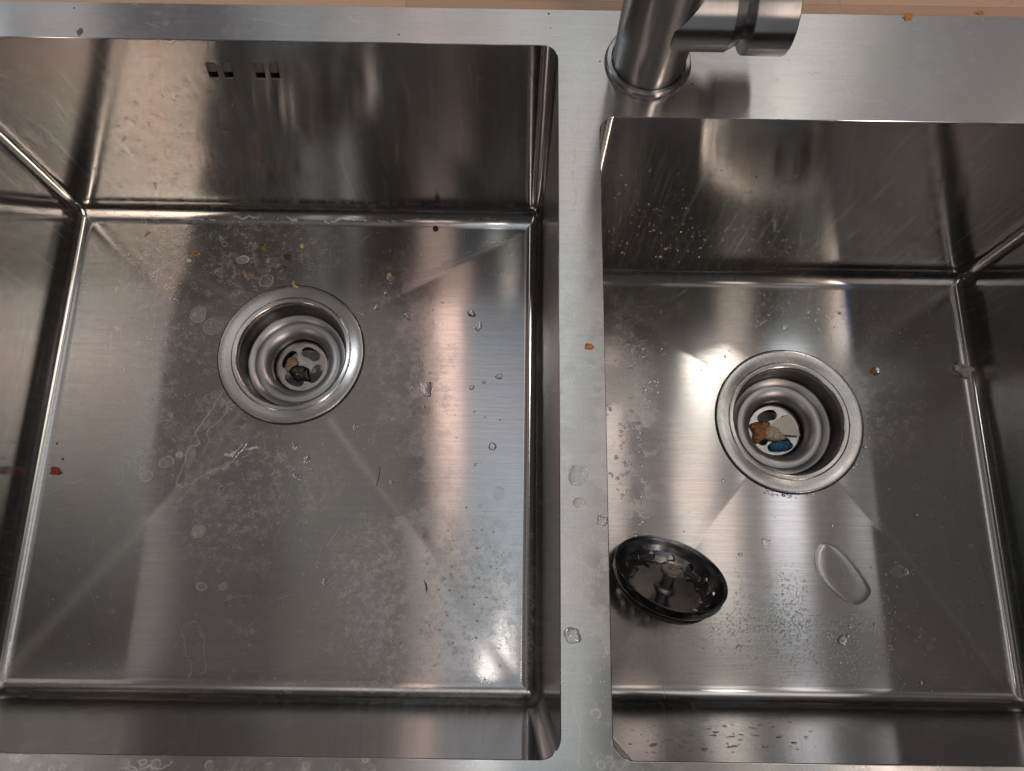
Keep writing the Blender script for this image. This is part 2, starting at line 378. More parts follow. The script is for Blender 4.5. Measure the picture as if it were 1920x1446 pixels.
for a_, b_ in [((1245, 1195), (1247, 1310)), ((1230, 1190), (1231, 1240)), ((640, 985), (612, 1025)), ((760, 1050), (690, 1085)), ((1880, 560), (1200, 760)), ((1515, 1075), (1575, 1090)), ((1590, 1000), (1573, 1013)), ((915, 950), (835, 1120))]:
    if a_[0] == 1880: continue
    poly([onb(*a_), onb(*b_)], .00035, .28, warp=0, soft=.8)
# pale grains of limescale
for _ in range(2600):
    if rng.random() < .55: q = onb(rng.normal(430, 130) if rng.random() < .4 else rng.uniform(100, 965), rng.uniform(430, 1290))
    elif rng.random() < .7: q = onb(rng.uniform(1150, 1880), rng.uniform(540, 1300))
    else: q = ond(rng.uniform(1055, 1140), rng.uniform(100, 1430))
    i_ = int((q[0] - MX0) / (MX1 - MX0) * MW); j_ = int((q[1] - MY0) / (MY1 - MY0) * MH); r_ = 1 if rng.random() < .88 else 2
    if 2 < i_ < MW - 3 and 2 < j_ < MH - 3: DIRT_SHEEN[j_:j_ + r_, i_:i_ + r_] += rng.uniform(.08, .45)
DIRT_SHEEN = np.clip(DIRT_SHEEN * 1.9 + .045 * regf + .02 * regd, 0, .8); FILM = np.clip(FILM, 0, 1); HGT = np.clip(HGT, 0, 1)
wm = np.ones((MH, MW, 4), np.float32); wm[..., 0] = DIRT_SHEEN; wm[..., 1] = FILM; wm[..., 2] = HGT
WEAR_SHEEN = bpy.data.images.new('sheet_wear_sheen', MW, MH, alpha=False, float_buffer=True)
WEAR_SHEEN.colorspace_settings.name = 'Non-Color'
WEAR_SHEEN.pixels.foreach_set(wm.ravel()); WEAR_SHEEN.update(); WEAR_SHEEN.pack()

# ------------------------------------------------------------ materials
def newmat(name):
    m = bpy.data.materials.new(name); m.use_nodes = True
    t = NT(m.node_tree); t.N.clear()
    out = t.n('ShaderNodeOutputMaterial')
    return m, t, out

def steel(name, base=(.47, .46, .45), rough=.12, kind='basin', aniso=1.0, grime=1.0, wall_rough=.115):
    m, t, out = newmat(name)
    geo = t.n('ShaderNodeNewGeometry')
    P = geo.outputs['Position']; N = geo.outputs['Normal']
    X, Y, Z = t.xyz(P)[:3]; nx, ny, nz = t.xyz(N)[:3]
    side = t.m('GREATER_THAN', t.m('ABSOLUTE', nx), .70)
    B = t.mixv(side, (1, 0, 0), (0, 1, 0))
    T = t.vm('NORMALIZE', t.vm('CROSS_PRODUCT', N, B))
    # brushed grain: long along B, very short across
    v1 = t.comb(t.m('MULTIPLY', X, 60), t.m('MULTIPLY', Y, 2600), t.m('MULTIPLY', Z, 2600))
    v2 = t.comb(t.m('MULTIPLY', X, 2600), t.m('MULTIPLY', Y, 60), t.m('MULTIPLY', Z, 2600))
    bv = t.mixv(side, v1, v2)
    g1 = t.noise(bv, 1.0, 2, .6)
    bv2 = t.vm('MULTIPLY', bv, (.22, .22, .22))
    g2 = t.noise(bv2, 1.0, 2, .6)
    grain = t.m('ADD', t.m('MULTIPLY', g1, .6), t.m('MULTIPLY', g2, .4))
    # slow waviness of the sheet and the wear
    big = t.noise(P, 9, 2, .5)
    flat = t.mapr(nz, .55, .95)
    im = t.n('ShaderNodeTexImage', image=WEAR_SHEEN, interpolation='Cubic', extension='EXTEND')
    t.L.new(t.comb(t.m('DIVIDE', t.m('SUBTRACT', X, MX0), MX1 - MX0), t.m('DIVIDE', t.m('SUBTRACT', Y, MY0), MY1 - MY0), 0.0), im.inputs['Vector'])
    sc_ = t.n('ShaderNodeSeparateColor'); t.L.new(im.outputs['Color'], sc_.inputs[0])
    # the upright walls carry a thin film with vertical runs
    rn = t.noise(t.comb(t.m('MULTIPLY', X, 240), t.m('MULTIPLY', Y, 240), t.m('MULTIPLY', Z, 14)), 1.0, 4, .6)
    wd = t.m('ADD', t.m('MULTIPLY', t.mapr(rn, .52, .80), .09), t.m('MULTIPLY', t.mapr(t.noise(P, 160, 4, .7), .55, .75), .06))
    dirt = t.m('MULTIPLY', t.m('ADD', t.m('MULTIPLY', sc_.outputs[0], flat), t.m('MULTIPLY', wd, t.m('SUBTRACT', 1.0, flat))), grime)
    fl = t.m('MULTIPLY', sc_.outputs[1], flat); hg = t.m('MULTIPLY', sc_.outputs[2], flat)
    # metal
    base_c = t.mixc(t.mapr(big, .35, .65), (base[0] * 1.0, base[1] * .95, base[2] * .95, 1), (base[0] * .95, base[1], base[2] * 1.0, 1))
    base_c = t.mixc(t.m('MULTIPLY', t.mapr(grain, .35, .65), .42 if kind == 'basin' else .22), base_c, (base[0] * .66, base[1] * .66, base[2] * .66, 1))
    r = t.m('ADD', t.m('SUBTRACT', wall_rough, t.m('MULTIPLY', flat, wall_rough - rough)), t.m('MULTIPLY', t.m('SUBTRACT', grain, .5), .04))
    r = t.m('ADD', r, t.m('MULTIPLY', fl, .070))
    r = t.m('ADD', r, t.m('MULTIPLY', t.m('MULTIPLY', side, t.m('SUBTRACT', 1.0, flat)), .045))
    pb = t.n('ShaderNodeBsdfPrincipled')
    t.L.new(base_c, pb.inputs['Base Color']); pb.inputs['Metallic'].default_value = 1; pb.distribution = 'GGX'
    t.L.new(r, pb.inputs['Roughness'])
    an = t.m('MULTIPLY', t.m('SUBTRACT', 1.0, t.m('MULTIPLY', fl, .35)), aniso)
    t.L.new(an, pb.inputs['Anisotropic']); t.L.new(T, pb.inputs['Tangent'])
    bmp = t.n('ShaderNodeBump'); bmp.inputs['Strength'].default_value = .5; bmp.inputs['Distance'].default_value = 1.0
    h = t.m('ADD', t.m('MULTIPLY', grain, 1.5e-6), t.m('MULTIPLY', big, 3e-4))
    h = t.m('ADD', h, t.m('MULTIPLY', hg, 1.5e-5))
    h = t.m('ADD', h, t.m('MULTIPLY', fl, 4e-6))
    t.L.new(h, bmp.inputs['Height']); t.L.new(bmp.outputs[0], pb.inputs['Normal'])
    df = t.n('ShaderNodeBsdfPrincipled'); df.inputs['Base Color'].default_value = (.72, .70, .68, 1); df.inputs['Roughness'].default_value = .65
    t.L.new(bmp.outputs[0], df.inputs['Normal'])
    mx = t.n('ShaderNodeMixShader'); t.L.new(dirt, mx.inputs[0]); t.L.new(pb.outputs[0], mx.inputs[1]); t.L.new(df.outputs[0], mx.inputs[2])
    t.L.new(mx.outputs[0], out.inputs[0])
    return m

def radial_steel(name, base=(.48, .47, .46), rough=.28, aniso=.85, axis='Z', center=(0, 0, 0), grain_amt=.25, dirt=.04, rvar=.05):
    """turned steel: brush lines run round the axis, so the stretch runs across them"""
    m, t, out = newmat(name)
    geo = t.n('ShaderNodeNewGeometry'); P = geo.outputs['Position']; N = geo.outputs['Normal']
    Q = t.vm('SUBTRACT', P, center)
    ax = {'Z': (0, 0, 1), 'X': (1, 0, 0)}[axis]
    Bd = t.vm('NORMALIZE', t.vm('CROSS_PRODUCT', ax, Q))
    T = t.vm('NORMALIZE', t.vm('CROSS_PRODUCT', N, Bd))
    x, y, z = t.xyz(Q)[:3]
    if axis == 'X': x, y, z = y, z, x
    rr = t.m('SQRT', t.m('ADD', t.m('MULTIPLY', x, x), t.m('MULTIPLY', y, y)))
    an = t.m('MULTIPLY', t.m('ARCTAN2', y, x), 1.5)
    g = t.noise(t.comb(t.m('MULTIPLY', rr, 3500), t.m('MULTIPLY', z, 3500), an), 1, 2, .6)
    spots = t.noise(P, 110, 4, .6)
    bc = t.mixc(t.m('MULTIPLY', t.mapr(g, .3, .7), grain_amt), (*base, 1), (base[0] * .55, base[1] * .55, base[2] * .55, 1))
    pb = t.n('ShaderNodeBsdfPrincipled'); pb.inputs['Metallic'].default_value = 1
    t.L.new(bc, pb.inputs['Base Color'])
    t.L.new(t.m('ADD', rough - .03, t.m('ADD', t.m('MULTIPLY', g, .06), t.m('MULTIPLY', t.mapr(spots, .5, .7), rvar))), pb.inputs['Roughness'])
    pb.inputs['Anisotropic'].default_value = aniso; t.L.new(T, pb.inputs['Tangent'])
    bmp = t.n('ShaderNodeBump'); bmp.inputs['Strength'].default_value = .5; bmp.inputs['Distance'].default_value = 1
    t.L.new(t.m('ADD', t.m('MULTIPLY', g, 2e-6), t.m('MULTIPLY', spots, 8e-6)), bmp.inputs['Height']); t.L.new(bmp.outputs[0], pb.inputs['Normal'])
    df = t.n('ShaderNodeBsdfDiffuse'); df.inputs[0].default_value = (.42, .40, .38, 1)
    mx = t.n('ShaderNodeMixShader'); t.L.new(t.m('MULTIPLY', t.mapr(t.noise(P, 60, 5, .65), .48, .70), dirt * 4), mx.inputs[0])
    t.L.new(pb.outputs[0], mx.inputs[1]); t.L.new(df.outputs[0], mx.inputs[2]); t.L.new(mx.outputs[0], out.inputs[0])
    return m

def simple(name, c1, c2, scale=400, rough=.5, sss=0, bump=2e-4, spec=.5, trans=0, metal=0, detail=3):
    m, t, out = newmat(name)
    geo = t.n('ShaderNodeNewGeometry'); P = geo.outputs['Position']
    n1 = t.noise(P, scale, detail, .6)
    pb = t.n('ShaderNodeBsdfPrincipled')
    t.L.new(t.mixc(t.mapr(n1, .35, .65), (*c1, 1), (*c2, 1)), pb.inputs['Base Color'])
    pb.inputs['Roughness'].default_value = rough; pb.inputs['Metallic'].default_value = metal
    pb.inputs['Specular IOR Level'].default_value = spec
    if trans: pb.inputs['Transmission Weight'].default_value = trans
    if sss:
        pb.inputs['Subsurface Weight'].default_value = sss; pb.inputs['Subsurface Scale'].default_value = .002
    if bump:
        b = t.n('ShaderNodeBump'); b.inputs['Strength'].default_value = .7; b.inputs['Distance'].default_value = 1
        t.L.new(t.m('MULTIPLY', t.noise(P, scale * 2, 3, .6), bump), b.inputs['Height']); t.L.new(b.outputs[0], pb.inputs['Normal'])
    t.L.new(pb.outputs[0], out.inputs[0])
    return m

def water_mat(name='water', milk=0):
    m, t, out = newmat(name)
    pb = t.n('ShaderNodeBsdfPrincipled'); pb.inputs['Base Color'].default_value = (.97, .98, .98, 1)
    pb.inputs['Roughness'].default_value = 0.02; pb.inputs['IOR'].default_value = 1.333; pb.inputs['Transmission Weight'].default_value = 1
    df = t.n('ShaderNodeBsdfDiffuse'); df.inputs[0].default_value = (.62, .61, .60, 1)
    mx = t.n('ShaderNodeMixShader'); mx.inputs[0].default_value = milk; t.L.new(pb.outputs[0], mx.inputs[1]); t.L.new(df.outputs[0], mx.inputs[2])
    t.L.new((mx if milk else pb).outputs[0], out.inputs[0]); return m

def wood_mat():
    m, t, out = newmat('oiled_wood')
    geo = t.n('ShaderNodeNewGeometry'); P = geo.outputs['Position']
    X, Y, Z = t.xyz(P)[:3]
    br = t.n('ShaderNodeTexBrick'); br.offset = .37; br.squash = 1
    t.L.new(t.comb(t.m('ADD', X, .4765), t.m('ADD', Y, .015), 0.0), br.inputs['Vector'])
    br.inputs['Scale'].default_value = 1; br.inputs['Brick Width'].default_value = .4115; br.inputs['Row Height'].default_value = .0455
    br.inputs['Mortar Size'].default_value = .0004; br.inputs['Mortar Smooth'].default_value = .3
    br.inputs['Color1'].default_value = (.62, .41, .27, 1); br.inputs['Color2'].default_value = (.44, .28, .19, 1); br.inputs['Mortar'].default_value = (.34, .22, .15, 1)
    g = t.noise(t.comb(t.m('MULTIPLY', X, 14), t.m('MULTIPLY', Y, 420), 0.0), 1, 4, .6, .4)
    pores = t.mapr(t.noise(t.comb(t.m('MULTIPLY', X, 120), t.m('MULTIPLY', Y, 1500), 0.0), 1, 2), .62, .72)
    c = t.mixc(t.m('MULTIPLY', t.mapr(g, .3, .7), .45), br.outputs['Color'], (.50, .34, .25, 1))
    c = t.mixc(t.m('MULTIPLY', pores, .5), c, (.22, .12, .07, 1))
    pb = t.n('ShaderNodeBsdfPrincipled'); t.L.new(c, pb.inputs['Base Color']); pb.inputs['Roughness'].default_value = .42
    b = t.n('ShaderNodeBump'); b.inputs['Distance'].default_value = 1; b.inputs['Strength'].default_value = .5
    t.L.new(t.m('MULTIPLY', g, 4e-5), b.inputs['Height']); t.L.new(b.outputs[0], pb.inputs['Normal'])
    t.L.new(pb.outputs[0], out.inputs[0]); return m

M_BASIN = steel('brushed_steel_basin', kind='basin')
M_DECK = steel('brushed_steel_deck', kind='deck', rough=.21, base=(.52, .515, .51))
M_FLANGE_L = radial_steel('turned_steel_flange_left', center=(*DRL, 0), rough=.24, aniso=.6, dirt=.05)
M_FLANGE_R = radial_steel('turned_steel_flange_right', center=(*DRR, 0), rough=.24, aniso=.6, dirt=.05)
M_CUP_L = radial_steel('turned_steel_cup_left', base=(.42, .42, .43), center=(*DRL, 0), rough=.38, aniso=.3, dirt=.008)
M_CUP_R = radial_steel('turned_steel_cup_right', base=(.42, .42, .43), center=(*DRR, 0), rough=.38, aniso=.3, dirt=.008)
M_CUPSHADE = simple('shaded_cup_steel', (.13, .13, .135), (.19, .19, .19), 90, .30, metal=1, bump=5e-6)  # cup steel darkened: shade inside the drain cup is put into its colour
M_GRATE = simple('polished_steel_grate', (.52, .51, .50), (.38, .37, .36), 160, .30, metal=1, bump=2e-6)
M_DARK = simple('dark_recess', (.015, .015, .015), (.03, .028, .025), 100, .6)  # near black, so the shade inside the overflow pockets is in the colour
M_SLOT = simple('overflow_box', (.20, .19, .18), (.25, .24, .23), 60, .5, metal=.3, bump=0)
M_SPECK_RING = simple('dark_grime', (.06, .055, .05), (.16, .15, .14), 260, .6)
M_WATER = water_mat(); M_SOAPY = water_mat('soapy_water', .22)
M_WOOD = wood_mat()
FC = (.0772, .3045)
M_TAP = radial_steel('brushed_nickel', base=(.40, .40, .405), center=(*FC, 0), rough=.30, aniso=.93, grain_amt=.35, dirt=.01)
M_BLACKCHROME = simple('dark_polished_steel', (.18, .18, .19), (.22, .22, .22), 120, .24, metal=1, bump=3e-6)

# ------------------------------------------------------------ countertop
def rrect(x0, x1, y0, y1, r, n=10):
    """points and outward normals, counter-clockwise, starting at the right end of the front side"""
    pts, nr = [], []
    for (cx, cy, a0) in ((x1 - r, y0 + r, -PI / 2), (x1 - r, y1 - r, 0), (x0 + r, y1 - r, PI / 2), (x0 + r, y0 + r, PI)):
        for i in range(n + 1):
            a = a0 + PI / 2 * i / n
            pts.append((cx + r * math.cos(a), cy + r * math.sin(a))); nr.append((math.cos(a), math.sin(a)))
    return pts, nr
def plate(name, outer, holes, z, mat, parent=None, thick=0, top_first=True):
    loops = [[Vector((x, y, 0)) for x, y in outer]] + [[Vector((x, y, 0)) for x, y in h] for h in holes]
    tris = tessellate_polygon(loops)
    flat = [v for l in loops for v in l]
    bm = bmesh.new()
    vs_ = [bm.verts.new((v.x, v.y, z)) for v in flat]
    for tr in tris:
        try: f = bm.faces.new([vs_[i] for i in tr])
        except ValueError: pass
    bm.normal_update()
    for f in bm.faces:
        if f.normal.z < 0: f.normal_flip()
    if thick:
        low = [bm.verts.new((v.x, v.y, z - thick)) for v in flat]
        k = 0
        for l in loops:
            n = len(l)
            for i in range(n):
                a, b = k + i, k + (i + 1) % n
                bm.faces.new((vs_[a], low[a], low[b], vs_[b]))
            k += n
        bmesh.ops.recalc_face_normals(bm, faces=bm.faces)
        if sum(f.normal.z for f in bm.faces if abs(f.normal.z) > .9) < 0:
            bmesh.ops.reverse_faces(bm, faces=bm.faces)
    me = bpy.data.meshes.new(name); bm.to_mesh(me); bm.free()
    me.materials.append(mat)
    o = bpy.data.objects.new(name, me); COL.objects.link(o)
    if parent: o.parent = parent
    return o
DX0, DX1, DY0 = -.392, .402, -.094
ct = plate('countertop', [(-.85, -.15), (.85, -.15), (.85, .62), (-.85, .62)], [[(DX0 + .008, DY0 + .008), (DX1 - .008, DY0 + .008), (DX1 - .008, YO - .008), (DX0 + .008, YO - .008)]], -.0012, M_WOOD, thick=.038)
tag(ct, None, None, kind='structure')

# ------------------------------------------------------------ sink
sink = empty('sink', 'brushed stainless steel double bowl sink set in the wooden worktop, wet and stained', 'sink')
RC = .0095
rimL, nL = rrect(XL, X1, YF, YB1, RC); rimR, nR = rrect(X2, XR, YF, YB2, RC)
LIP = .0006
rimLo, _ = rrect(XL - LIP, X1 + LIP, YF - LIP, YB1 + LIP, RC + LIP); rimRo, _ = rrect(X2 - LIP, XR + LIP, YF - LIP, YB2 + LIP, RC + LIP)
deckout, _ = rrect(DX0, DX1, DY0, YO, .006, 6)
deck = plate('deck', deckout, [rimLo, rimRo], 0, M_DECK, sink, thick=.0011)

def slot_poly(cx, cz, w, h, skew):
    """rounded slanted slot, in the plane of the wall (x, z)"""
    out = []
    for (sx, sz, a0) in ((1, -1, -PI / 2), (1, 1, 0), (-1, 1, PI / 2), (-1, -1, PI)):
        r = .0012
        for i in range(4):
            a = a0 + PI / 2 * i / 3
            px_, pz = sx * (w / 2 - r) + r * math.cos(a), sz * (h / 2 - r) + r * math.sin(a)
            out.append((cx + px_ + skew * pz, cz + pz))
    return out

def basin(name, x0, x1, y0, y1, D, drc, slots=()):
    lv = []     # (inset, z, t) t: 0 wall .. pi/2 floor
    for i in range(4):
        a = PI / 2 * i / 3; lv.append((-LIP * (1 - math.sin(a)), -LIP * (1 - math.cos(a)), -(PI / 2 - a)))
    lv.append((0, -D + FR, 0))
    NS = 14
    for i in range(1, NS + 1):
        a = PI / 2 * i / NS; lv.append((FR * (1 - math.cos(a)), -D + FR - FR * math.sin(a), a))
    verts, nrm, faces = [], [], []
    n = 10; CN = (n + 1) * 4
    for (ins, z, a) in lv:
        r = max(RC - ins, .0007)
        p, q = rrect(x0 + ins, x1 - ins, y0 + ins, y1 - ins, r, n)
        for (x, y), (u, w) in zip(p, q):
            verts.append((x, y, z)); nrm.append(Vector((-u * math.cos(a), -w * math.cos(a), math.sin(abs(a)) )).normalized())
    backi = (n + 1) * 2 - 1                    # straight back side runs between ring points backi and backi+1
    for j in range(len(lv) - 1):
        for i in range(CN):
            k = (i + 1) % CN
            if slots and j == 3 and i == backi: continue
            faces.append((j * CN + i, j * CN + k, (j + 1) * CN + k, (j + 1) * CN + i))
    if slots:
        A, B_ = 3 * CN + backi, 3 * CN + backi + 1; C, E_ = 4 * CN + backi + 1, 4 * CN + backi
        loops = [[Vector((verts[i][0], verts[i][2], 0)) for i in (A, B_, C, E_)]] + [[Vector((x, z, 0)) for x, z in s_] for s_ in slots]
        flat = [v for l in loops for v in l]; base = len(verts)
        for v in flat: verts.append((v.x, y1, v.y)); nrm.append(Vector((0, -1, 0)))
        for tr in tessellate_polygon(loops):
            a_, b_, c_ = [Vector(verts[base + i]) for i in tr]
            f = tuple(base + i for i in tr)
            if (b_ - a_).cross(c_ - a_).y > 0: f = f[::-1]
            faces.append(f)
    # floor: rays from the drain circle to the inner rectangle
    cx, cy = drc; fx0, fx1, fy0, fy1 = x0 + FR, x1 - FR, y0 + FR, y1 - FR
    b = (fx0, fx1, fy0, fy1, D, drc)
    angs = [2 * PI * i / 360 for i in range(360)]
    for (ax, ay) in ((fx0, fy0), (fx1, fy0), (fx1, fy1), (fx0, fy1)):
        a = math.atan2(ay - cy, ax - cx) % (2 * PI); angs += [a]
    angs = sorted(angs); na = len(angs); NR = 40; base = len(verts)
    for k in range(NR + 1):
        for a in angs:
            c, s_ = math.cos(a), math.sin(a)
            tx = (fx1 - cx) / c if c > 1e-9 else ((fx0 - cx) / c if c < -1e-9 else 1e9)
            ty = (fy1 - cy) / s_ if s_ > 1e-9 else ((fy0 - cy) / s_ if s_ < -1e-9 else 1e9)
            R_ = min(tx, ty); r = RD - .004 + (R_ - RD + .004) * k / NR
            x, y = cx + r * c, cy + r * s_
            verts.append((x, y, floor_z(x, y, b)))
            e = .0012
            gx = (floor_z(x + e, y, b) - floor_z(x - e, y, b)) / (2 * e); gy = (floor_z(x, y + e, b) - floor_z(x, y - e, b)) / (2 * e)
            nrm.append(Vector((-gx, -gy, 1)).normalized())
    for k in range(NR):
        for i in range(na):
            j = (i + 1) % na
            faces.append((base + k * na + i, base + (k + 1) * na + i, base + (k + 1) * na + j, base + k * na + j))
    me = bpy.data.meshes.new(name); me.from_pydata(verts, [], faces); me.update()
    # every face looks into the bowl
    ctr = Vector(((x0 + x1) / 2, (y0 + y1) / 2, -D * .5))
    bm = bmesh.new(); bm.from_mesh(me); bm.normal_update()
    for f in bm.faces:
        if f.calc_area() > 0 and f.normal.dot(ctr - f.calc_center_median()) < 0 and f.calc_center_median().z < -.001: f.normal_flip()
    bm.to_mesh(me); bm.free()
    for p in me.polygons: p.use_smooth = True
    me.materials.append(M_BASIN)
    me.normals_split_custom_set_from_vertices([tuple(v) for v in nrm])
    o = bpy.data.objects.new(name, me); COL.objects.link(o); o.parent = sink
    return o

def wall_pt(px, py, yw):
    d = ray(px, py); return CAM + d * ((yw - CAM.y) / d.y)
slots = []; slot_px = [(398, 133), (427, 133), (487, 134), (514, 134)]
for (a, b) in slot_px:
    q = wall_pt(a, b, YB1); slots.append((q.x, q.z))
print('slots', slots, [wall_pt(400, 117, YB1).z, wall_pt(400, 150, YB1).z])
zc_ = sum(s[1] for s in slots) / 4
SW, SH, SK = .0060, .0150, .16
polys = [slot_poly(x, zc_, SW, SH, SK) for x, z in slots]
bl = basin('basin', XL, X1, YF, YB1, D1, DRL, polys); bl['label'] = 'larger left basin with overflow slots in its back wall'
br_ = basin('basin', X2, XR, YF, YB2, D2, DRR); br_['label'] = 'smaller right basin'
for pl in polys:   # the slot: a short tube through the sheet and the box behind it
    n = len(pl); cxm = sum(p[0] for p in pl) / n
    vs_ = [(x, YB1, z) for x, z in pl] + [(x, YB1 + .0012, z) for x, z in pl]
    fs = [(i, (i + 1) % n, n + (i + 1) % n, n + i) for i in range(n)]
    o = mk('overflow_slot', vs_, fs, M_SLOT, bl, smooth=False)
    zm = sum(p[1] for p in pl) / n
    mk('baffle', [(cxm - .0047, YB1 + .0040, zm - .0062), (cxm + .0047, YB1 + .0040, zm - .0062), (cxm + .0047, YB1 + .0034, zm + .012), (cxm - .0047, YB1 + .0034, zm + .012)], [(0, 1, 2, 3)], M_SLOT, o, smooth=False)
    X_, Y0, Y1, Z0, Z1 = .0049, YB1 + .0013, YB1 + .02, zm - .03, zm + .0125
    bxv = [(cxm + sx * X_, y, z) for sx in (-1, 1) for y in (Y0, Y1) for z in (Z0, Z1)]
    mk('pocket', bxv, [(0, 1, 3, 2), (4, 6, 7, 5), (0, 2, 6, 4), (1, 5, 7, 3), (2, 3, 7, 6)], M_DARK, o, smooth=False)

def kidney(r0, r1, a0, a1, n=14):
    rm, h = (r0 + r1) / 2, (r1 - r0) / 2; out = []
    da = h / rm
    for i in range(n + 1): a = a0 + da + (a1 - a0 - 2 * da) * i / n; out.append((r1 * math.cos(a), r1 * math.sin(a)))
    for i in range(1, 8):
        t_ = PI * i / 8; ac = a1 - da; c = Vector((rm * math.cos(ac), rm * math.sin(ac)))
        er = Vector((math.cos(ac), math.sin(ac))); et = Vector((-math.sin(ac), math.cos(ac)))
        p = c + h * (er * math.cos(t_) + et * math.sin(t_)); out.append((p.x, p.y))
    for i in range(n + 1): a = a1 - da - (a1 - a0 - 2 * da) * i / n; out.append((r0 * math.cos(a), r0 * math.sin(a)))
    for i in range(1, 8):
        t_ = PI + PI * i / 8; ac = a0 + da; c = Vector((rm * math.cos(ac), rm * math.sin(ac)))
        er = Vector((math.cos(ac), math.sin(ac))); et = Vector((-math.sin(ac), math.cos(ac)))
        p = c + h * (er * math.cos(t_) + et * math.sin(t_)); out.append((p.x, p.y))
    return out
def drain(c, b, mf, mc, rot, parent, lab):
    z0 = -b[4] - DROP * .42
    T_ = Matrix.Translation((c[0], c[1], z0))
    fl = lathe('drain', [(.0574, -.0008), (.0574, .0007)] + arc(.0566, .0007, .0008, 0, PI / 2, 4) +
        [(.0550, .0016), (.0510, .0008), (.0475, .0000)] + arc(.0462, -.0010, .0016, 1.2, 1.75, 4) + arc(.0445, -.0018, .0020, 1.5, PI, 6) +
        [(.0424, -.0040)], mf, parent, 128, T_, 40)
    fl['label'] = lab
    lathe('cup_wall', [(.0425, -.0038), (.0420, -.006), (.0402, -.0180)] + arc(.0390, -.0183, .0012, 0, -PI / 2, 4), M_CUPSHADE, fl, 128, T_, 45)
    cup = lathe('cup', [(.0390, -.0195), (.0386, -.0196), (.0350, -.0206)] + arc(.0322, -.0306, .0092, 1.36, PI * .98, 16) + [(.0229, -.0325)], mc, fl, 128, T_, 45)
    lathe('well', [(.0229, -.0308), (.0227, -.034), (.0226, -.046)], M_CUPSHADE, fl, 96, T_, 45)
    holes = [[(x, y) for x, y in kidney(.0086, .0178, rot + k * PI / 2 - .66, rot + k * PI / 2 + .66)] for k in range(4)]
    circ = [(.0212 * math.cos(2 * PI * i / 72), .0212 * math.sin(2 * PI * i / 72)) for i in range(72)]
    g = plate('grate', circ, holes, 0, M_GRATE, fl, thick=.0010); g.location = (c[0], c[1], z0 - .0360)
    lathe('grate_ring', [(.0229, -.0372), (.0222, -.0354), (.0216, -.0350), (.0208, -.0358)], M_GRATE, fl, 96, T_, 60)
    lathe('pipe', [(.0229, -.0375), (.0205, -.055), (.0195, -.050), (.012, -.053), (0, -.0535)], mc, fl, 48, T_)
    # dark seam round the flange where it meets the sheet
    lathe('flange_seam', [(.0583, -.0012), (.0581, .0001), (.0573, .0003)], M_DARK, fl, 128, T_)
    return z0
ZDL = drain(DRL, BL, M_FLANGE_L, M_CUP_L, math.radians(62), bl, 'drain of the left basin, with a dark green scrap in it')
ZDR = drain(DRR, BR, M_FLANGE_R, M_CUP_R, math.radians(112), br_, 'drain of the right basin, holding food scraps')

# ------------------------------------------------------------ tap
tap = empty('tap', 'brushed grey metal mixer tap standing on the steel deck behind the bowls', 'tap', (FC[0], FC[1], 0))
TT = Matrix.Identity(4)
lathe('base_ring', [(.0243, .0), (.0243, .0034)] + arc(.0236, .0034, .0007, 0, PI / 2, 4) + [(.0216, .0041), (.0212, .0030)], M_TAP, tap, 96)
body = lathe('body', [(.0209, .0035), (.0208, .0050), (.0208, .185)] + arc(.0188, .185, .0020, 0, PI / 2, 4) + [(.0135, .1870)], M_TAP, tap, 128)
lathe('grime_ring', [(.0252, .0001), (.0250, .0009), (.0240, .0012)], M_SPECK_RING, tap, 96)  # thin dark ring added as the grime line round the tap base
ZA = .0432
MX = Matrix.Translation((0, 0, ZA)) @ Matrix.Rotation(PI / 2, 4, 'Y')
m_tx = radial_steel('brushed_nickel_arm', base=(.40, .40, .41), center=(FC[0], FC[1], ZA), axis='X', rough=.30, aniso=.9, grain_amt=.3, dirt=.01)
lathe('valve_housing', [(.0190, .004), (.0212, .0045), (.0212, .0345), (.0209, .0349), (.0178, .0405), (.0150, .0407), (.0140, .0480)], m_tx, tap, 128, MX)
lathe('lever_knob', [(.0140, .0440), (.0216, .0442)] + arc(.0220, .0448, .0006, -PI / 2, 0, 3) + [(.0229, .0655)] + arc(.0221, .0655, .0008, 0, PI / 2, 4) + [(.0, .0663)], m_tx, tap, 128, MX)
def tube(name, pts, rad, mat, parent=None, seg=24, closed=False, taper=None):
    vs_, fs = [], []; n = len(pts); pts = [Vector(p) for p in pts]; up = None
    for i, p in enumerate(pts):
        t_ = ((pts[(i + 1) % n] if (closed or i < n - 1) else p) - (pts[i - 1] if (closed or i > 0) else p)).normalized()
        if up is None: up = t_.orthogonal().normalized()
        up = (up - t_ * up.dot(t_)).normalized(); w = t_.cross(up)
        r = rad * (taper(i / (n - 1)) if taper else 1)
        for k in range(seg): a = 2 * PI * k / seg; vs_.append(p + (up * math.cos(a) + w * math.sin(a)) * r)
    for i in range(n if closed else n - 1):
        for k in range(seg):
            j = (i + 1) % n; l = (k + 1) % seg
            fs.append((i * seg + k, i * seg + l, j * seg + l, j * seg + k))
    if not closed: fs.append(tuple(range(seg))[::-1]); fs.append(tuple(range((n - 1) * seg, n * seg)))
    return mk(name, vs_, fs, mat, parent)
sp = [(0, 0, .180), (0, 0, .26)] + [(.05 - .05 * math.cos(a), .010 * math.sin(a / 2), .26 + .05 * math.sin(a)) for a in [PI * i / 16 for i in range(1, 17)]] + [(.1, .010, .22)]
tube('spout', sp, .0125, M_TAP, tap, 32)

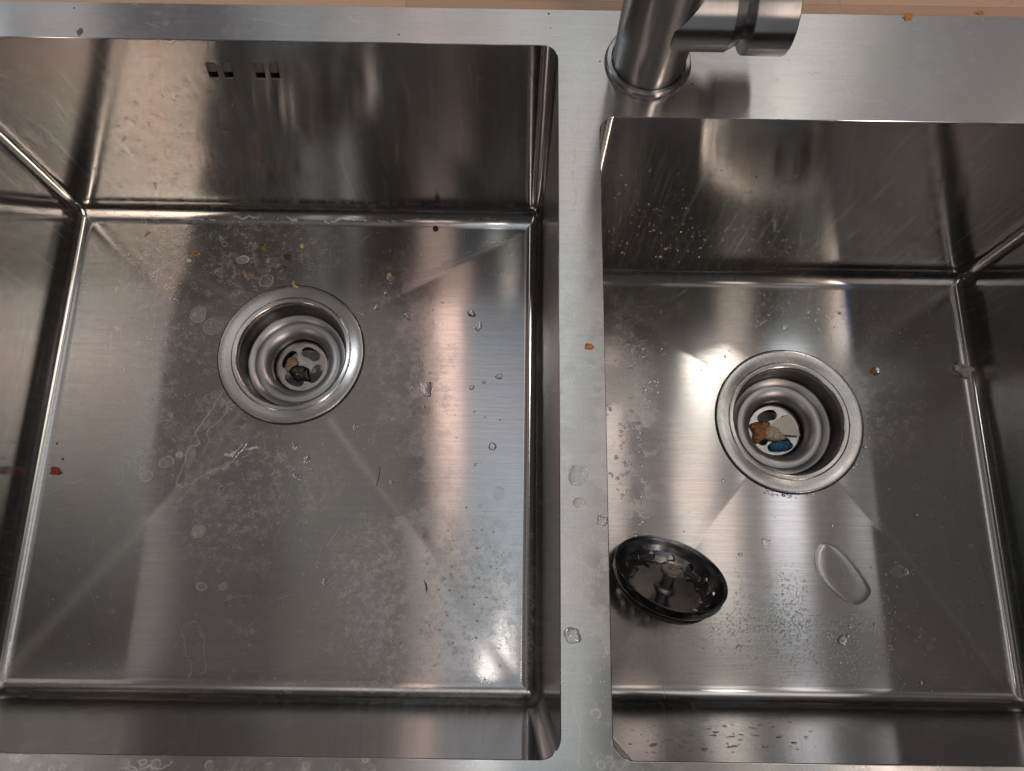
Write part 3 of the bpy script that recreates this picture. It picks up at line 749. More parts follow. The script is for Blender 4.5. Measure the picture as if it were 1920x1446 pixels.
# ------------------------------------------------------------ basket strainer lying in the right basin
BC = Vector((.1143, .0254, -.1748)); th, az = math.radians(49.3), math.radians(75.2)
nn = Vector((math.sin(th) * math.cos(az), math.sin(th) * math.sin(az), math.cos(th)))
bask = empty('basket_strainer', 'dark polished basket strainer with a centre knob, lying tilted in the right basin', 'strainer', BC)
bask.rotation_euler = nn.to_track_quat('Z', 'Y').to_euler()
M_RUB = simple('black_rubber', (.02, .02, .02), (.03, .03, .03), 200, .45)
def perforated():
    # profile of the dish, with real holes: two rings of them
    prof = [(.0386, -.0012), (.0372, -.0050), (.0352, -.0088), (.0325, -.0122), (.0290, -.0142), (.0262, -.0150), (.0225, -.0153), (.012, -.0153), (.0036, -.0153)]
    # subdivide
    P2 = []
    for (a, b) in zip(prof[:-1], prof[1:]):
        for k in range(6): P2.append((a[0] + (b[0] - a[0]) * k / 6, a[1] + (b[1] - a[1]) * k / 6))
    P2.append(prof[-1]); return P2
P2 = perforated(); SEG = 288
hl = []
for k in range(14): hl.append((2 * PI * k / 14 + .1, .0325, .0023))
for k in range(14): hl.append((2 * PI * k / 14 + .1 + PI / 14, .0252, .0019))
bm = bmesh.new(); grid = []
# arc length param for nudging the grid to the hole edges
for (r, z) in P2:
    grid.append([bm.verts.new((r * math.cos(2 * PI * i / SEG), r * math.sin(2 * PI * i / SEG), z)) for i in range(SEG)])
def inhole(r, a, z):
    for (ha, hr, rad) in hl:
        x, y = r * math.cos(a) - hr * math.cos(ha), r * math.sin(a) - hr * math.sin(ha)
        if hr > .03: x, y = x, y
        if x * x + y * y < rad * rad: return True
    return False
for j in range(len(P2) - 1):
    for i in range(SEG):
        r = (P2[j][0] + P2[j + 1][0]) / 2; a = 2 * PI * (i + .5) / SEG
        if inhole(r, a, 0): continue
        k = (i + 1) % SEG
        bm.faces.new((grid[j][i], grid[j + 1][i], grid[j + 1][k], grid[j][k]))
# round the staircase outline of each hole
for v in bm.verts:
    if v.is_boundary:
        for (ha, hr, rad) in hl:
            c = Vector((hr * math.cos(ha), hr * math.sin(ha)))
            d = Vector((v.co.x, v.co.y)) - c
            if rad * .3 < d.length < rad * 1.9:
                d = d.normalized() * rad * 1.05; nr_ = (c + d).length
                v.co.x, v.co.y = c.x + d.x, c.y + d.y
                for q in range(len(P2) - 1):
                    if P2[q + 1][0] <= nr_ <= P2[q][0]:
                        f = (P2[q][0] - nr_) / (P2[q][0] - P2[q + 1][0]); v.co.z = P2[q][1] + (P2[q + 1][1] - P2[q][1]) * f; break
bmesh.ops.recalc_face_normals(bm, faces=bm.faces)
me = bpy.data.meshes.new('dish'); bm.to_mesh(me); bm.free(); me.materials.append(M_BLACKCHROME)
for p in me.polygons: p.use_smooth = True
dish = bpy.data.objects.new('dish', me); COL.objects.link(dish); dish.parent = bask
so = dish.modifiers.new('thickness', 'SOLIDIFY'); so.thickness = .0007; so.offset = 0
lathe('rim', [(.0384, -.0016), (.0392, .0002), (.0401, .0006), (.0404, .0000), (.0402, -.0008), (.0398, -.0060), (.0388, -.0075), (.0380, -.0066)], M_BLACKCHROME, bask, 128, None, 60)
lathe('rubber_seal', [(.0300, -.0149), (.0345, -.0120), (.0352, -.0135), (.0335, -.0165), (.0290, -.0172), (.0275, -.0158)], M_RUB, bask, 96)
lathe('stem', [(.0074, -.0153), (.0074, -.0140), (.0052, -.0130), (.0044, -.0120), (.0044, .0000)], M_BLACKCHROME, bask, 48, None, 40)
M_KNOB = simple('knob_steel', (.28, .28, .28), (.34, .34, .34), 150, .25, metal=1, bump=3e-6)
# fluted knob with embossed bars on its top
kv, kf = [], []; KS = 120; prof = [(.0044, -.0002), (.0078, .0002), (.0083, .0012), (.0083, .0026), (.0078, .0033), (.0070, .0034), (.0064, .0029), (.0, .0029)]
for (r, z) in prof:
    for i in range(KS):
        rr = r * (1 + (.035 if i % 4 < 2 else -.035)) if .0075 < r < .0084 and z < .003 else r
        a = 2 * PI * i / KS; kv.append((rr * math.cos(a), rr * math.sin(a), z))
for j in range(len(prof) - 1):
    for i in range(KS): k = (i + 1) % KS; kf.append((j * KS + i, j * KS + k, (j + 1) * KS + k, (j + 1) * KS + i))
knob = mk('knob', kv, kf, M_KNOB, bask, smooth=False)
def boxm(name, loc, dim, rz, mat, parent):
    x, y, z = [d / 2 for d in dim]; c, s = math.cos(rz), math.sin(rz); V = []
    for sx in (-1, 1):
        for sy in (-1, 1):
            for sz in (-1, 1): V.append((loc[0] + sx * x * c - sy * y * s, loc[1] + sx * x * s + sy * y * c, loc[2] + sz * z))
    return mk(name, V, [(0, 1, 3, 2), (4, 6, 7, 5), (0, 4, 5, 1), (2, 3, 7, 6), (0, 2, 6, 4), (1, 5, 7, 3)], mat, parent, False)
boxm('embossed_mark', (-.0025, -.0005, .0030), (.0026, .0006, .0004), .1, M_GRATE, knob)
boxm('embossed_mark', (.0018, -.0004, .0030), (.0020, .0006, .0004), -.5, M_GRATE, knob)
boxm('embossed_mark', (.0012, .0012, .0030), (.0008, .0010, .0004), .3, M_GRATE, knob)
# post and spring clip under the dish
lathe('post', [(.0060, -.0155), (.0060, -.0230), (.0048, -.0240), (.0048, -.0330)] + arc(.0030, -.0330, .0018, 0, -PI / 2, 4) + [(0, -.0348)], M_BLACKCHROME, bask, 48, None, 50)
for s_ in (-1, 1):
    tube('spring_clip', [(s_ * .0050, 0, -.024), (s_ * .0072, 0, -.027), (s_ * .0080, 0, -.0315), (s_ * .0062, 0, -.0355), (s_ * .0030, 0, -.0372)], .0008, M_GRATE, bask, 10)

# ------------------------------------------------------------ water
def dome_data(c, outline, h, up=Vector((0, 0, 1)), ax=None, rings=5, sag=0):
    """low dome; outline(angle)->radius; base a hair under the surface"""
    ax = ax or up.orthogonal().normalized(); ay = up.cross(ax)
    n = 28 if rings > 3 else 9
    V = [Vector(c) + up * h]; F = []
    for k in range(1, rings + 1):
        f = k / rings; hh = h * (1 - f ** 3) ** .6 if rings > 3 else h * math.sqrt(max(0, 1 - f * f))
        for i in range(n):
            a = 2 * PI * i / n; r = outline(a) * f
            V.append(Vector(c) + ax * (r * math.cos(a)) + ay * (r * math.sin(a)) + up * (hh if k < rings else -.00005))
    for i in range(n): F.append((0, 1 + i, 1 + (i + 1) % n))
    for k in range(rings - 1):
        for i in range(n):
            j = (i + 1) % n; F.append((1 + k * n + i, 1 + (k + 1) * n + i, 1 + (k + 1) * n + j, 1 + k * n + j))
    return V, F
def blob_outline(rx, ry, rot, irr, seed):
    def f(a):
        b = a - rot; r = 1 / math.sqrt((math.cos(b) / rx) ** 2 + (math.sin(b) / ry) ** 2)
        return r * (1 + irr * (mn.noise(Vector((math.cos(a) * 1.3 + seed * 7.1, math.sin(a) * 1.3, seed))) * 1.6 + .5 * mn.noise(Vector((math.cos(a) * 3 + seed, math.sin(a) * 3, 5)))))
    return f
def drop(p, rx, ry, rot, h, label, irr=.25, seed=1, name='water_drop', cat='water drop', group=None):
    V, F = dome_data(Vector((0, 0, 0)), blob_outline(rx / 1000, ry / 1000, rot, irr, seed), h / 1000)
    o = mk(name, V, F, M_WATER); o.location = p; tag(o, label, cat, group); return o
FLD = 'drops on the basin floors'
fl = lambda a, b: on_floor(a, b, BL)
fr = lambda a, b: on_floor(a, b, BR)
dk = lambda a, b: unproj(a, b, 0)
DROPS = [
 (fl(800, 728), 6.5, 6.2, .3, 1.0, 'large ragged water drop on the left basin floor right of its drain', .45, 1),
 (fl(884, 588), 3.6, 4.3, .2, 1.1, 'oval water drop high on the peach reflection in the left basin', .2, 2),
 (fl(897, 612), 5.0, 3.6, .2, .35, 'flat faint water drop just below the oval drop in the left basin', .3, 3),
 (fl(766, 596), 2.0, 4.4, -.3, .8, 'narrow jagged water drop right of the left drain', .5, 4),
 (fl(936, 706), 3.0, 2.8, .2, .9, 'split water drop nearest the right wall of the left basin', .4, 5),
 (fl(885, 727), 2.4, 2.2, 0, .6, 'small round water drop between the ragged drop and the split drop', .1, 6),
 (fl(907, 717), 1.8, 1.8, 0, .7, 'tiny water drop just left of the split drop', .1, 7),
 (fl(924, 837), 3.6, 4.0, .2, .8, 'clear water drop low in the right part of the left basin floor', .2, 8),
 (fl(794, 762), 1.3, 2.8, .1, .8, 'slim upright water drop below the large ragged drop', .2, 9),
 (fl(773, 728), 2.4, 1.3, .6, .7, 'little water drop touching the left side of the ragged drop', .3, 10),
 (fl(806, 700), 1.4, 1.2, .6, .6, 'tiny water drop just above the ragged drop', .2, 11),
 (fl(666, 800), 4.3, 2.0, .3, .7, 'wide thin water drop below right of the left drain', .4, 12),
 (fl(706, 577), 3.6, 2.4, .2, .5, 'faint oval water drop upper right of the left drain rim', .3, 13),
 (fl(677, 589), 1.4, 3.2, .1, .6, 'slim water drop touching the right of the left drain rim', .2, 14),
 (fl(724, 550), 2.7, 1.9, .2, .5, 'small water drop under the pale seed in the left basin', .3, 15),
 (fl(553, 836), 4.6, 2.2, .7, .6, 'slanted water drop below the left drain', .4, 16),
 (fl(576, 862), 3.8, 3.0, .5, .6, 'second water drop below the left drain', .5, 17),
 (fl(557, 893), 3.2, 4.4, .3, .5, 'crescent water drop furthest below the left drain', .4, 18),
 (fl(610, 1091), 3.0, 3.0, 0, .6, 'round water drop alone in the middle front of the left basin', .08, 19),
 (fl(448, 846), 11, 2.4, .1, .5, 'long thin water streak lower left of the left drain', .35, 20),
 (fl(734, 905), 1.8, 2.6, .1, .6, 'small water drop in the lower middle of the left basin', .3, 46),
 (dk(1073, 1192), 4.3, 5.2, .2, 1.2, 'round white-edged water drop low on the divider between the bowls', .12, 21),
 (dk(1084, 890), 7.2, 6.2, 0, .40, 'wide flat water pool on the middle of the divider', .2, 22),
 (dk(1130, 977), 3.0, 3.4, .2, 1.0, 'water drop at the right edge of the divider above the strainer', .35, 23),
 (dk(1086, 942), 4.6, 3.0, -.6, .30, 'thin oval water ring under the flat pool on the divider', .1, 24),
 (fr(1140, 764), 1.8, 5.2, 0, 1.2, 'tall water drop squeezed against the divider in the right basin', .2, 25),
 (fr(1436, 1018), 4.5, 4.0, 0, .5, 'star shaped water drop below the right drain', .5, 26),
 (fr(1579, 1201), 4.6, 4.6, 0, 1.0, 'pinkish water drop below the pill shaped puddle', .2, 27),
 (fr(1590, 1192), 2.0, 2.0, 0, .8, 'small water drop touching the pinkish drop', .1, 28),
 (fr(1594, 1175), 1.6, 1.6, 0, .8, 'tiny water drop just above the pinkish drop', .1, 29),
 (fr(1640, 1171), 1.7, 1.7, 0, .8, 'lone small water drop below right of the puddle', .1, 30),
 (fr(1726, 1280), 2.0, 2.0, 0, .9, 'small bright water drop near the front of the right basin', .1, 31),
 (fr(1574, 587), 1.9, 1.9, 0, .9, 'small water drop above the right drain at the left edge of the blue reflection', .1, 32),
 (fr(1472, 614), 3.2, 3.0, 0, .5, 'flat water drop in the white reflection above the right drain', .3, 33),
 (fr(1516, 586), 1.8, 1.8, 0, .8, 'small water drop at the right edge of the white reflection', .1, 34),
 (fr(1359, 669), 1.5, 1.5, 0, .8, 'tiny dark water drop on the peach reflection by the right drain', .1, 35),
 (fr(1356, 901), 1.8, 1.6, 0, .8, 'small water drop lower left of the right drain', .1, 36),
 (fr(1385, 1213), 2.2, 2.0, 0, .9, 'water drop in front of the strainer on its right side', .2, 37),
 (fr(1469, 1187), 3.2, 2.6, 0, .6, 'water drop in the white reflection in front of the puddle', .3, 38),
 (fr(1388, 1040), 1.8, 2.4, .3, .8, 'small dark water drop right of the strainer', .3, 39),
 (fr(1802, 565), 1.6, 1.6, 0, .8, 'tiny water drop by the far right corner of the right basin floor', .1, 40),
 (fr(1146, 890), 1.6, 3.0, 0, .6, 'slim water drop low beside the divider in the right basin', .3, 41),
 (fr(1181, 743), 2.0, 3.0, -.5, .7, 'hooked water drop left of the right drain', .5, 42),
 (fr(1241, 655), 1.3, 1.3, 0, .7, 'tiny water drop far left in the right basin, above the right drain level', .2, 43),
 (fr(1698, 1072), 3.4, 2.6, .9, .4, 'faint smeared drop right of the puddle', .4, 44),
 (fr(1560, 986), 1.5, 1.5, 0, .8, 'tiny water drop above the puddle', .2, 45),
]
for (p, rx, ry, rot, h, lab, irr, sd) in DROPS: drop(p, rx * .82, ry * .82, rot, h, lab, irr, sd, group='water drops in and on the sink')
# the long puddle: outline traced from points on the floor
pud = [(1527, 1045), (1530, 1028), (1544, 1019), (1564, 1023), (1590, 1043), (1612, 1070), (1629, 1096), (1633, 1112), (1622, 1128), (1605, 1135), (1590, 1132), (1563, 1112), (1540, 1088), (1528, 1062)]
pp = [fr(a, b) for a, b in pud]; pc = sum(pp, Vector()) / len(pp)
def smooth_closed(P_, m_=5):
    out = []; n = len(P_)
    for i in range(n):
        a, b, c, d = P_[i - 1], P_[i], P_[(i + 1) % n], P_[(i + 2) % n]
        for k in range(m_):
            t = k / m_; out.append(.5 * ((2 * b) + (c - a) * t + (2 * a - 5 * b + 4 * c - d) * t * t + (3 * b - a - 3 * c + d) * t ** 3))
    return out
ol = smooth_closed(pp); V = [Vector((0, 0, .0013))]; F = []; n = len(ol)
lev = [(.5, .0013), (.80, .00128), (.88, .00118), (.93, .00100), (.965, .00072), (.985, .0004), (1.0, -.0001)]
for (f, hh) in lev:
    for q in ol: d = q - pc; V.append(Vector((d.x * f, d.y * f, hh + d.z * f * 0)))
for i in range(n): F.append((0, 1 + i, 1 + (i + 1) % n))
for k in range(len(lev) - 1):
    for i in range(n): j = (i + 1) % n; F.append((1 + k * n + i, 1 + (k + 1) * n + i, 1 + (k + 1) * n + j, 1 + k * n + j))
o = mk('puddle', V, F, M_SOAPY); o.location = pc; tag(o, 'long pill shaped puddle of water on the right basin floor', 'puddle')

# spray: fine drops nobody could count
def spray(name, label, gen, N):
    V, F = [], []
    for i in range(N):
        g = gen(i)
        if g is None: continue
        c, up, ax, rx, ry, h = g
        v, f = dome_data(c, blob_outline(rx, ry, 0, .30, i * .37), h, up, ax, rings=3)
        o_ = len(V); V += v; F += [tuple(q + o_ for q in t_) for t_ in f]
    o = mk(name, V, F, M_WATER); tag(o, label, 'water spray', kind='stuff'); return o
def g_backR(i):
    px = random.uniform(1140, 1790); py = random.triangular(300, 512, 470)
    if px > 1500 and random.random() < .3: return None
    p = wall_pt(px, py, YB2)
    if p.z < -D2 + FR + .001: return None
    s = random.choice((.0004, .0005, .0006, .0008, .0011))
    return (Vector((p.x, YB2, p.z)), Vector((0, -1, 0)), Vector((1, 0, random.uniform(-.1, .5))).normalized(), s * 1.2, s, s * .6)
spray('water_spray', 'spray of tiny glinting drops on the back wall of the right basin', g_backR, 520)
def g_backL(i):
    px = random.gauss(290, 95); py = random.triangular(90, 390, 290)
    if px < 165 or px > 520: return None
    p = wall_pt(px, py, YB1)
    if p.z < -D1 + FR + .001: return None
    s = random.choice((.0003, .0004, .0005, .0007, .0009, .0012))
    return (Vector((p.x, YB1, p.z)), Vector((0, -1, 0)), Vector((1, 0, random.uniform(-.5, .2))).normalized(), s * 1.25, s * .9, s * .28)
spray('water_spray', 'scatter of flat drops on the peach reflection on the back wall of the left basin', g_backL, 520)
def g_mist(i):
    px = random.gauss(1480, 85); py = random.triangular(1050, 1300, 1170)
    if random.random() < .15: px = random.uniform(1330, 1680)
    if 1515 < px < 1645 and py < 1150: return None
    if px < 1375 and py < 1150: return None
    p = fr(px, py); s = random.choice((.00025, .0003, .0004, .00045, .0005, .0007))
    return (p, Vector((0, 0, 1)), Vector((1, random.uniform(-.6, .6), 0)).normalized(), s, s * 1.3, s * .42)
spray('water_mist', 'dense mist of pinprick drops on the floor of the right basin in front', g_mist, 3200)
def g_specks(i):
    if i % 2: px, py = random.gauss(1460, 70), random.gauss(600, 30)
    else: px, py = random.uniform(1200, 1880), random.uniform(545, 1290)
    if (px - 1481) ** 2 + (py - 790) ** 2 < 150 ** 2: return None
    if px > 1790 + (py - 520) * .13 or (1150 < px < 1380 and 1000 < py < 1190): return None
    p = fr(px, py); s = random.choice((.0004, .0005, .0007, .0009))
    return (p, Vector((0, 0, 1)), Vector((1, 0, 0)), s, s, s * .8)
spray('water_spray', 'loose sprinkle of small drops across the floor of the right basin', g_specks, 240)
def g_rag(i):
    # ragged wet edge beside the divider in the right basin, and round the right drain
    if i % 3 < 2:
        py = random.uniform(640, 1010); px = 1185 + 45 * mn.noise(Vector((py * .012, 0, 0))) + 14 * random.gauss(0, 1) + (30 if 700 < py < 780 else 0)
    else:
        a = random.uniform(-1.9, .2); px, py = 1481 + (147 + random.gauss(0, 3)) * math.cos(a), 790 - (138 + random.gauss(0, 3)) * math.sin(a)
    p = fr(px, py); s = random.choice((.0004, .0006, .0008, .0012))
    return (p, Vector((0, 0, 1)), Vector((1, random.uniform(-1, 1), 0)).normalized(), s * 1.5, s, s * .5)
spray('water_spray', 'ragged line of drops beside the divider and round the right drain', g_rag, 260)
def g_frontR(i):
    px = random.triangular(1165, 1560, 1260); py = random.uniform(1338, 1412)
    d = ray(px, py); p = CAM + d * ((YF - CAM.y) / d.y); s = random.choice((.0004, .0005, .0007, .0010))
    return (Vector((p.x, YF, p.z)), Vector((0, 1, 0)), Vector((1, 0, random.uniform(-.2, .2))).normalized(), s * 2.0, s * .8, s * .5)
spray('water_spray', 'small sideways smeared drops on the front wall of the right basin', g_frontR, 110)
def g_left(i):
    px, py = (random.gauss(850, 70), random.gauss(1120, 80)) if i % 2 else (random.uniform(560, 960), random.uniform(500, 1280))
    if (px - 545) ** 2 + (py - 665) ** 2 < 142 ** 2 or px > 955 or py > 1290: return None
    p = fl(px, py); s = random.choice((.0003, .0004, .0005, .0008))
    return (p, Vector((0, 0, 1)), Vector((1, random.uniform(-1, 1), 0)).normalized(), s * 1.4, s, s * .5)
spray('water_spray', 'fine drops in the front right part of the left basin floor', g_left, 260)

# ------------------------------------------------------------ crumbs and scraps
M_TAN = simple('dried_grain', (.52, .33, .13), (.38, .21, .07), 900, .55, .2)
M_ORANGE = simple('orange_crumb', (.62, .28, .07), (.42, .16, .04), 800, .5, .2)
M_YEL = simple('yellow_seed', (.66, .50, .20), (.50, .34, .11), 900, .45, .2)
M_NOOD = simple('pale_noodle', (.70, .55, .32), (.58, .40, .20), 500, .4, .3)
M_GREEN = simple('green_leaf', (.17, .24, .035), (.05, .08, .015), 700, .4)
M_DKGREEN = simple('wet_spinach', (.008, .013, .006), (.002, .003, .002), 500, .22)
M_RED = simple('red_pepper', (.36, .06, .022), (.14, .02, .01), 700, .3)
M_BROWN = simple('brown_scrap', (.20, .085, .035), (.10, .04, .02), 500, .3, .1)
M_CREAM = simple('cream_mush', (.74, .66, .54), (.50, .38, .24), 420, .28, .1, bump=1.4e-3)
M_RUST = simple('orange_brown_mush', (.52, .23, .10), (.20, .08, .03), 420, .22, .1, bump=1.6e-3)
M_BLUE = simple('blue_scrap', (.05, .23, .48), (.02, .07, .16), 500, .18, bump=1.6e-3)
M_PAPER = simple('white_paper', (.80, .77, .72), (.74, .71, .66), 60, .6, bump=2e-5)
M_PURPLE = simple('onion_skin', (.10, .055, .065), (.05, .03, .035), 300, .3)
M_WHITE = simple('white_residue', (.74, .73, .70), (.58, .57, .55), 350, .5, .2, bump=5e-4)
M_SPECK = simple('black_speck', (.02, .018, .015), (.03, .025, .02), 500, .6)

def lump(name, p, rx, ry, h, rot, mat, label, cat, irr=.35, seed=1, rough_=.25, parent=None, group=None, under=.15):
    """irregular little solid, resting on the surface"""
    bm = bmesh.new(); bmesh.ops.create_icosphere(bm, subdivisions=4, radius=1)
    for v in bm.verts:
        q = v.co.copy(); k = 1 + irr * mn.noise(q * 1.3 + Vector((seed * 3.7, seed, 0))) * 1.4 + rough_ * mn.noise(q * 3.5 + Vector((0, seed * 2.1, 1)))
        q *= k; v.co = Vector((q.x * rx, q.y * ry, max(q.z, -under) * h + under * h)) / 1000
    me = bpy.data.meshes.new(name); bm.to_mesh(me); bm.free(); me.materials.append(mat)
    for f in me.polygons: f.use_smooth = True
    o = bpy.data.objects.new(name, me); COL.objects.link(o); o.location = p; o.rotation_euler = (0, 0, rot)
    if parent: o.parent = parent
    else: tag(o, label, cat, group)
    return o
CR = 'crumbs and scraps left in the sink'
lump('grain', fl(277, 439), 3.2, 1.3, 1.0, .8, M_TAN, 'single tan grain of cereal on the left basin floor near its back left corner', 'grain', seed=2, group=CR)
o = tube('food_ring', [(.0028 * math.cos(a) + (.0006 if i in (0, 1) else 0), .0015 * math.sin(a), .0007) for i, a in enumerate([2 * PI * k / 16 for k in range(16)])], .00062, M_TAN, None, 10, True)
o.location = fl(367, 476); o.rotation_euler = (0, 0, -.15); tag(o, 'tan ring shaped food flake on the left basin floor', 'crumb', CR)
o = tube('food_flake', [(-.0026, .0030, .0006), (-.0010, .0028, .0010), (.0002, .0005, .0011), (.0012, -.0025, .0009), (.0020, -.0034, .0005)], .00085, M_ORANGE, None, 10, taper=lambda f: .7 + .8 * math.sin(PI * f))
o.location = fl(459, 514); tag(o, 'bent orange food flake above the left drain', 'crumb', CR)
lump('seed', fl(566, 461), 1.6, 2.4, 1.2, .3, M_YEL, 'small yellow teardrop seed near the back wall of the left basin', 'seed', .15, 4, .05, group=CR)
lump('green_scrap', fl(495, 466), 3.3, 3.2, 3.0, .3, M_GREEN, 'round dark green vegetable scrap behind the left drain', 'vegetable scrap', .2, 5, group=CR)
lump('white_crumb', fl(354, 489), 2.0, 1.3, 1.0, -.2, M_WHITE, 'little white crumb beside the ring shaped flake', 'crumb', .2, 6, group=CR)
o = tube('noodle_scrap', [(-.0028, .0036, .0010), (-.0030, .0018, .0012), (-.0022, -.0004, .0022), (-.0004, -.0020, .0030), (.0022, -.0028, .0030)], .00095, M_NOOD, None, 12, taper=lambda f: .8 + .4 * math.sin(PI * f))
o.location = fl(557, 536); tag(o, 'pale hooked noodle scrap on the back edge of the left drain', 'noodle scrap', CR)
lump('onion_scrap', fl(541, 483), 3.4, 2.2, .8, -.5, M_PURPLE, 'dark purple wet scrap behind the left drain', 'food scrap', .4, 7, group=CR)
lump('onion_scrap', fl(535, 504), 1.4, 2.2, .7, .4, M_PURPLE, 'smaller dark purple scrap, nearer the left drain', 'food scrap', .4, 8, group=CR)
lump('seed', fl(730, 517), 2.0, 2.5, 1.5, .3, M_NOOD, 'pale seed in a water drop right of the left drain', 'seed', .15, 9, .05, group=CR)
drop(fl(733, 522), 3.1, 3.6, .3, 1.2, 'water drop round the pale seed in the left basin', .2, 60, group='water drops in and on the sink')
lump('red_scrap', fl(817, 429), 2.2, 2.4, 1.5, .3, M_RED, 'dark red scrap under the back wall of the left basin', 'food scrap', .3, 10, group=CR)
lump('red_scrap', fl(104, 884), 4.4, 2.8, .22, -.1, M_RED, 'largest red sauce blob at the left side of the left basin', 'food scrap', .45, 11, group=CR)
lump('red_speck', fl(118, 861), 1.0, 1.0, .5, 0, M_RED, 'red speck just above right of the red sauce blob', 'food scrap', .2, 12, group=CR)
lump('red_speck', fl(107, 832), .8, .8, .5, 0, M_RED, 'fainter red speck further above the red sauce blob', 'food scrap', .2, 13, group=CR)
o = tube('brown_thread', [(-.0010, .0045, .0004), (.0006, .0015, .0006), (.0012, -.0010, .0006), (.0010, -.0042, .0004)], .0005, M_BROWN, None, 8, taper=lambda f: .3 + 1.0 * math.sin(PI * f))
o.location = fl(797, 1100); tag(o, 'thin curved red-brown thread in the front right of the left basin', 'thread', CR)
o = tube('brown_thread', [(.0010, .0075, .0003), (.0006, .0010, .0004), (-.0008, -.0065, .0003)], .00028, M_BROWN, None, 8)
o.location = fl(709, 895); tag(o, 'hair thin brown thread in the middle of the left basin floor', 'thread', CR)
lump('orange_crumb', dk(1105, 650), 2.1, 1.6, 1.0, -.4, M_ORANGE, 'orange crumb on the divider between the bowls', 'crumb', .5, 14, group=CR)
lump('orange_crumb', dk(1703, 34), 2.3, 1.8, 1.0, .4, M_ORANGE, 'orange crumb on the deck close to the wooden worktop', 'crumb', .6, 15, group=CR)
lump('wood_crumb', unproj(1837, 24, -.001), 2.2, 1.0, .5, .1, M_ORANGE, 'flat tan crumb on the wooden worktop at the far right', 'crumb', .5, 16, group=CR)
lump('orange_crumb', fr(1637, 697), 2.3, 2.1, 1.5, .4, M_ORANGE, 'orange crumb in a drop right of the right drain', 'crumb', .3, 17, group=CR)
drop(fr(1641, 696), 3.6, 3.8, .3, 1.3, 'water drop wrapped round the orange crumb in the right basin', .2, 61, group='water drops in and on the sink')
wr = lump('white_residue', fr(1812, 697), 7.5, 5.0, 2.6, -.25, M_WHITE, 'white soapy lump at the right side of the right basin floor', 'residue', .7, 18, .6, group=CR)
for i, (a, b, s) in enumerate([(1115 + 5 * 3, 0, 0)]): pass
for i, (a, b, s_, lab) in enumerate([
    (1029, 26, .8, 'black speck on the deck left of the tap, near the worktop'), (1125, 115, .7, 'black speck close to the left side of the tap base'),
    (1298, 158, .7, 'black speck right of the tap base'), (139, 15, .7, 'black speck on the deck at the far left'),
    (748, 65, .7, 'black speck on the deck behind the left bowl'), (1032, 53, .5, 'smallest black speck on the deck left of the tap')]):
    lump('speck', dk(a, b), s_ * .7, s_ * .6, s_ * .3, 0, M_SPECK, lab, 'speck', .3, 20 + i, group='black specks on the deck')
lump('dark_drip', dk(150, 60), 1.5, 2.4, .3, 0, simple('grey_drip', (.16, .13, .14), (.10, .08, .09), 300, .3), 'dark drip mark on the deck behind the left bowl, far left', 'stain', .3, 31)
# in the left drain
zl = ZDL - .0358; zr = ZDR - .0358
def at(px, py, z): return unproj(px, py, z)
def leaf(name, pts, z, mat, label, cat, hgt=.002, seed=1, thick=.0005, curl=.0015):
    P_ = [at(a, b, z) for a, b in pts]; c = sum(P_, Vector()) / len(P_); ol = smooth_closed(P_, 3)
    n = len(ol); V, F = [Vector((0, 0, hgt))], []
    for k, f in enumerate((.35, .7, 1.0)):
        for q in ol:
            d = q - c; V.append(Vector((d.x * f, d.y * f, hgt * (1 - f * f) + .0006 + curl * (mn.noise(Vector((d.x * 300, d.y * 300, seed))) * f))))
    for i in range(n): F.append((0, 1 + i, 1 + (i + 1) % n))
    for k in range(2):
        for i in range(n): j = (i + 1) % n; F.append((1 + k * n + i, 1 + (k + 1) * n + i, 1 + (k + 1) * n + j, 1 + k * n + j))
    o = mk(name, V, F, mat); o.location = c; tag(o, label, cat)
    m = o.modifiers.new('thickness', 'SOLIDIFY'); m.thickness = thick; m.offset = -1
    return o
z4 = lambda a, b: (380 + a / 4.518, 500 + b / 4.518)
z5 = lambda a, b: (1300 + a / 4.38, 620 + b / 4.38)
leaf('leaf_scrap', [z4(*q) for q in [(735, 885), (770, 850), (830, 845), (860, 850), (900, 870), (905, 930), (925, 975), (860, 965), (800, 975), (760, 930)]], zl, M_DKGREEN, 'dark green wet leaf scrap on the grate of the left drain', 'leaf', .0022, 3)
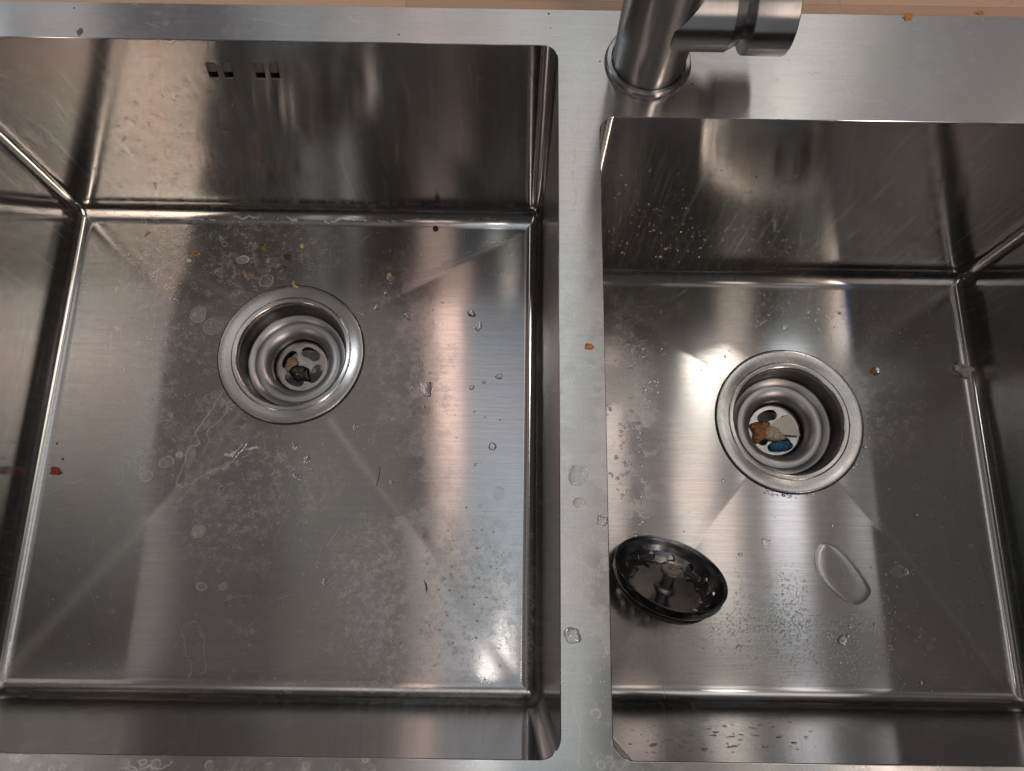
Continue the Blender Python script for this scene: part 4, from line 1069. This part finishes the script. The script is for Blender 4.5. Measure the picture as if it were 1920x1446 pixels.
leaf('brown_scrap', [z4(*q) for q in [(700, 850), (730, 780), (790, 775), (810, 830), (760, 855), (720, 900)]], zl, simple('translucent_peel', (.30, .22, .15), (.20, .13, .08), 400, .3, .3), 'pale brown peel over the left slot of the left drain grate', 'peel', .0012, 5)
# in the right drain
pts = [z5(*q) for q in [(775, 690), (825, 755), (860, 815), (878, 865), (745, 858), (625, 775), (690, 730)]]
P_ = [at(a, b, zr + .003) for a, b in pts]; c = sum(P_, Vector()) / len(P_)
V = [Vector((0, 0, .0006))] + [(q - c) + Vector((0, 0, .0010 * math.sin(i * 2.1))) for i, q in enumerate(P_)]
F = [(0, 1 + i, 1 + (i + 1) % len(P_)) for i in range(len(P_))]
o = mk('paper_scrap', V, F, M_PAPER, smooth=False); o.location = c; tag(o, 'torn white paper scrap in the right drain', 'paper scrap')
m = o.modifiers.new('thickness', 'SOLIDIFY'); m.thickness = .0004
leaf('food_mush', [z5(*q) for q in [(455, 780), (520, 755), (580, 745), (625, 770), (600, 830), (600, 880), (560, 905), (510, 930), (485, 900), (490, 840)]], zr, M_RUST, 'orange-brown food mush at the left of the right drain grate', 'food scrap', .0035, 7, curl=.003)
leaf('cream_mush', [z5(*q) for q in [(590, 800), (640, 775), (700, 800), (740, 850), (750, 890), (690, 905), (620, 900), (580, 870)]], zr + .0008, M_CREAM, 'cream coloured mush in the middle of the right drain', 'food scrap', .0035, 8, curl=.003)
leaf('blue_scrap', [z5(*q) for q in [(620, 940), (670, 915), (740, 905), (800, 920), (810, 960), (760, 985), (690, 990), (630, 980)]], zr + .0008, M_BLUE, 'wet blue scrap at the front of the right drain grate', 'scrap', .0032, 9, curl=.003)
drop(at(*z5(735, 495), ZDR - .0224), 1.0, 1.0, 0, .9, 'single water drop on the shelf of the right drain', .1, 70)
drop(at(*z5(1278, 775), ZDR - .0005), 1.9, 1.6, 0, .9, 'water drop on the right side of the right drain ring', .3, 71)
drop(at(*z4(757, 1130), ZDL - .0224), 3.2, 2.0, 0, .6, 'flat water drop on the shelf of the left drain', .2, 72)
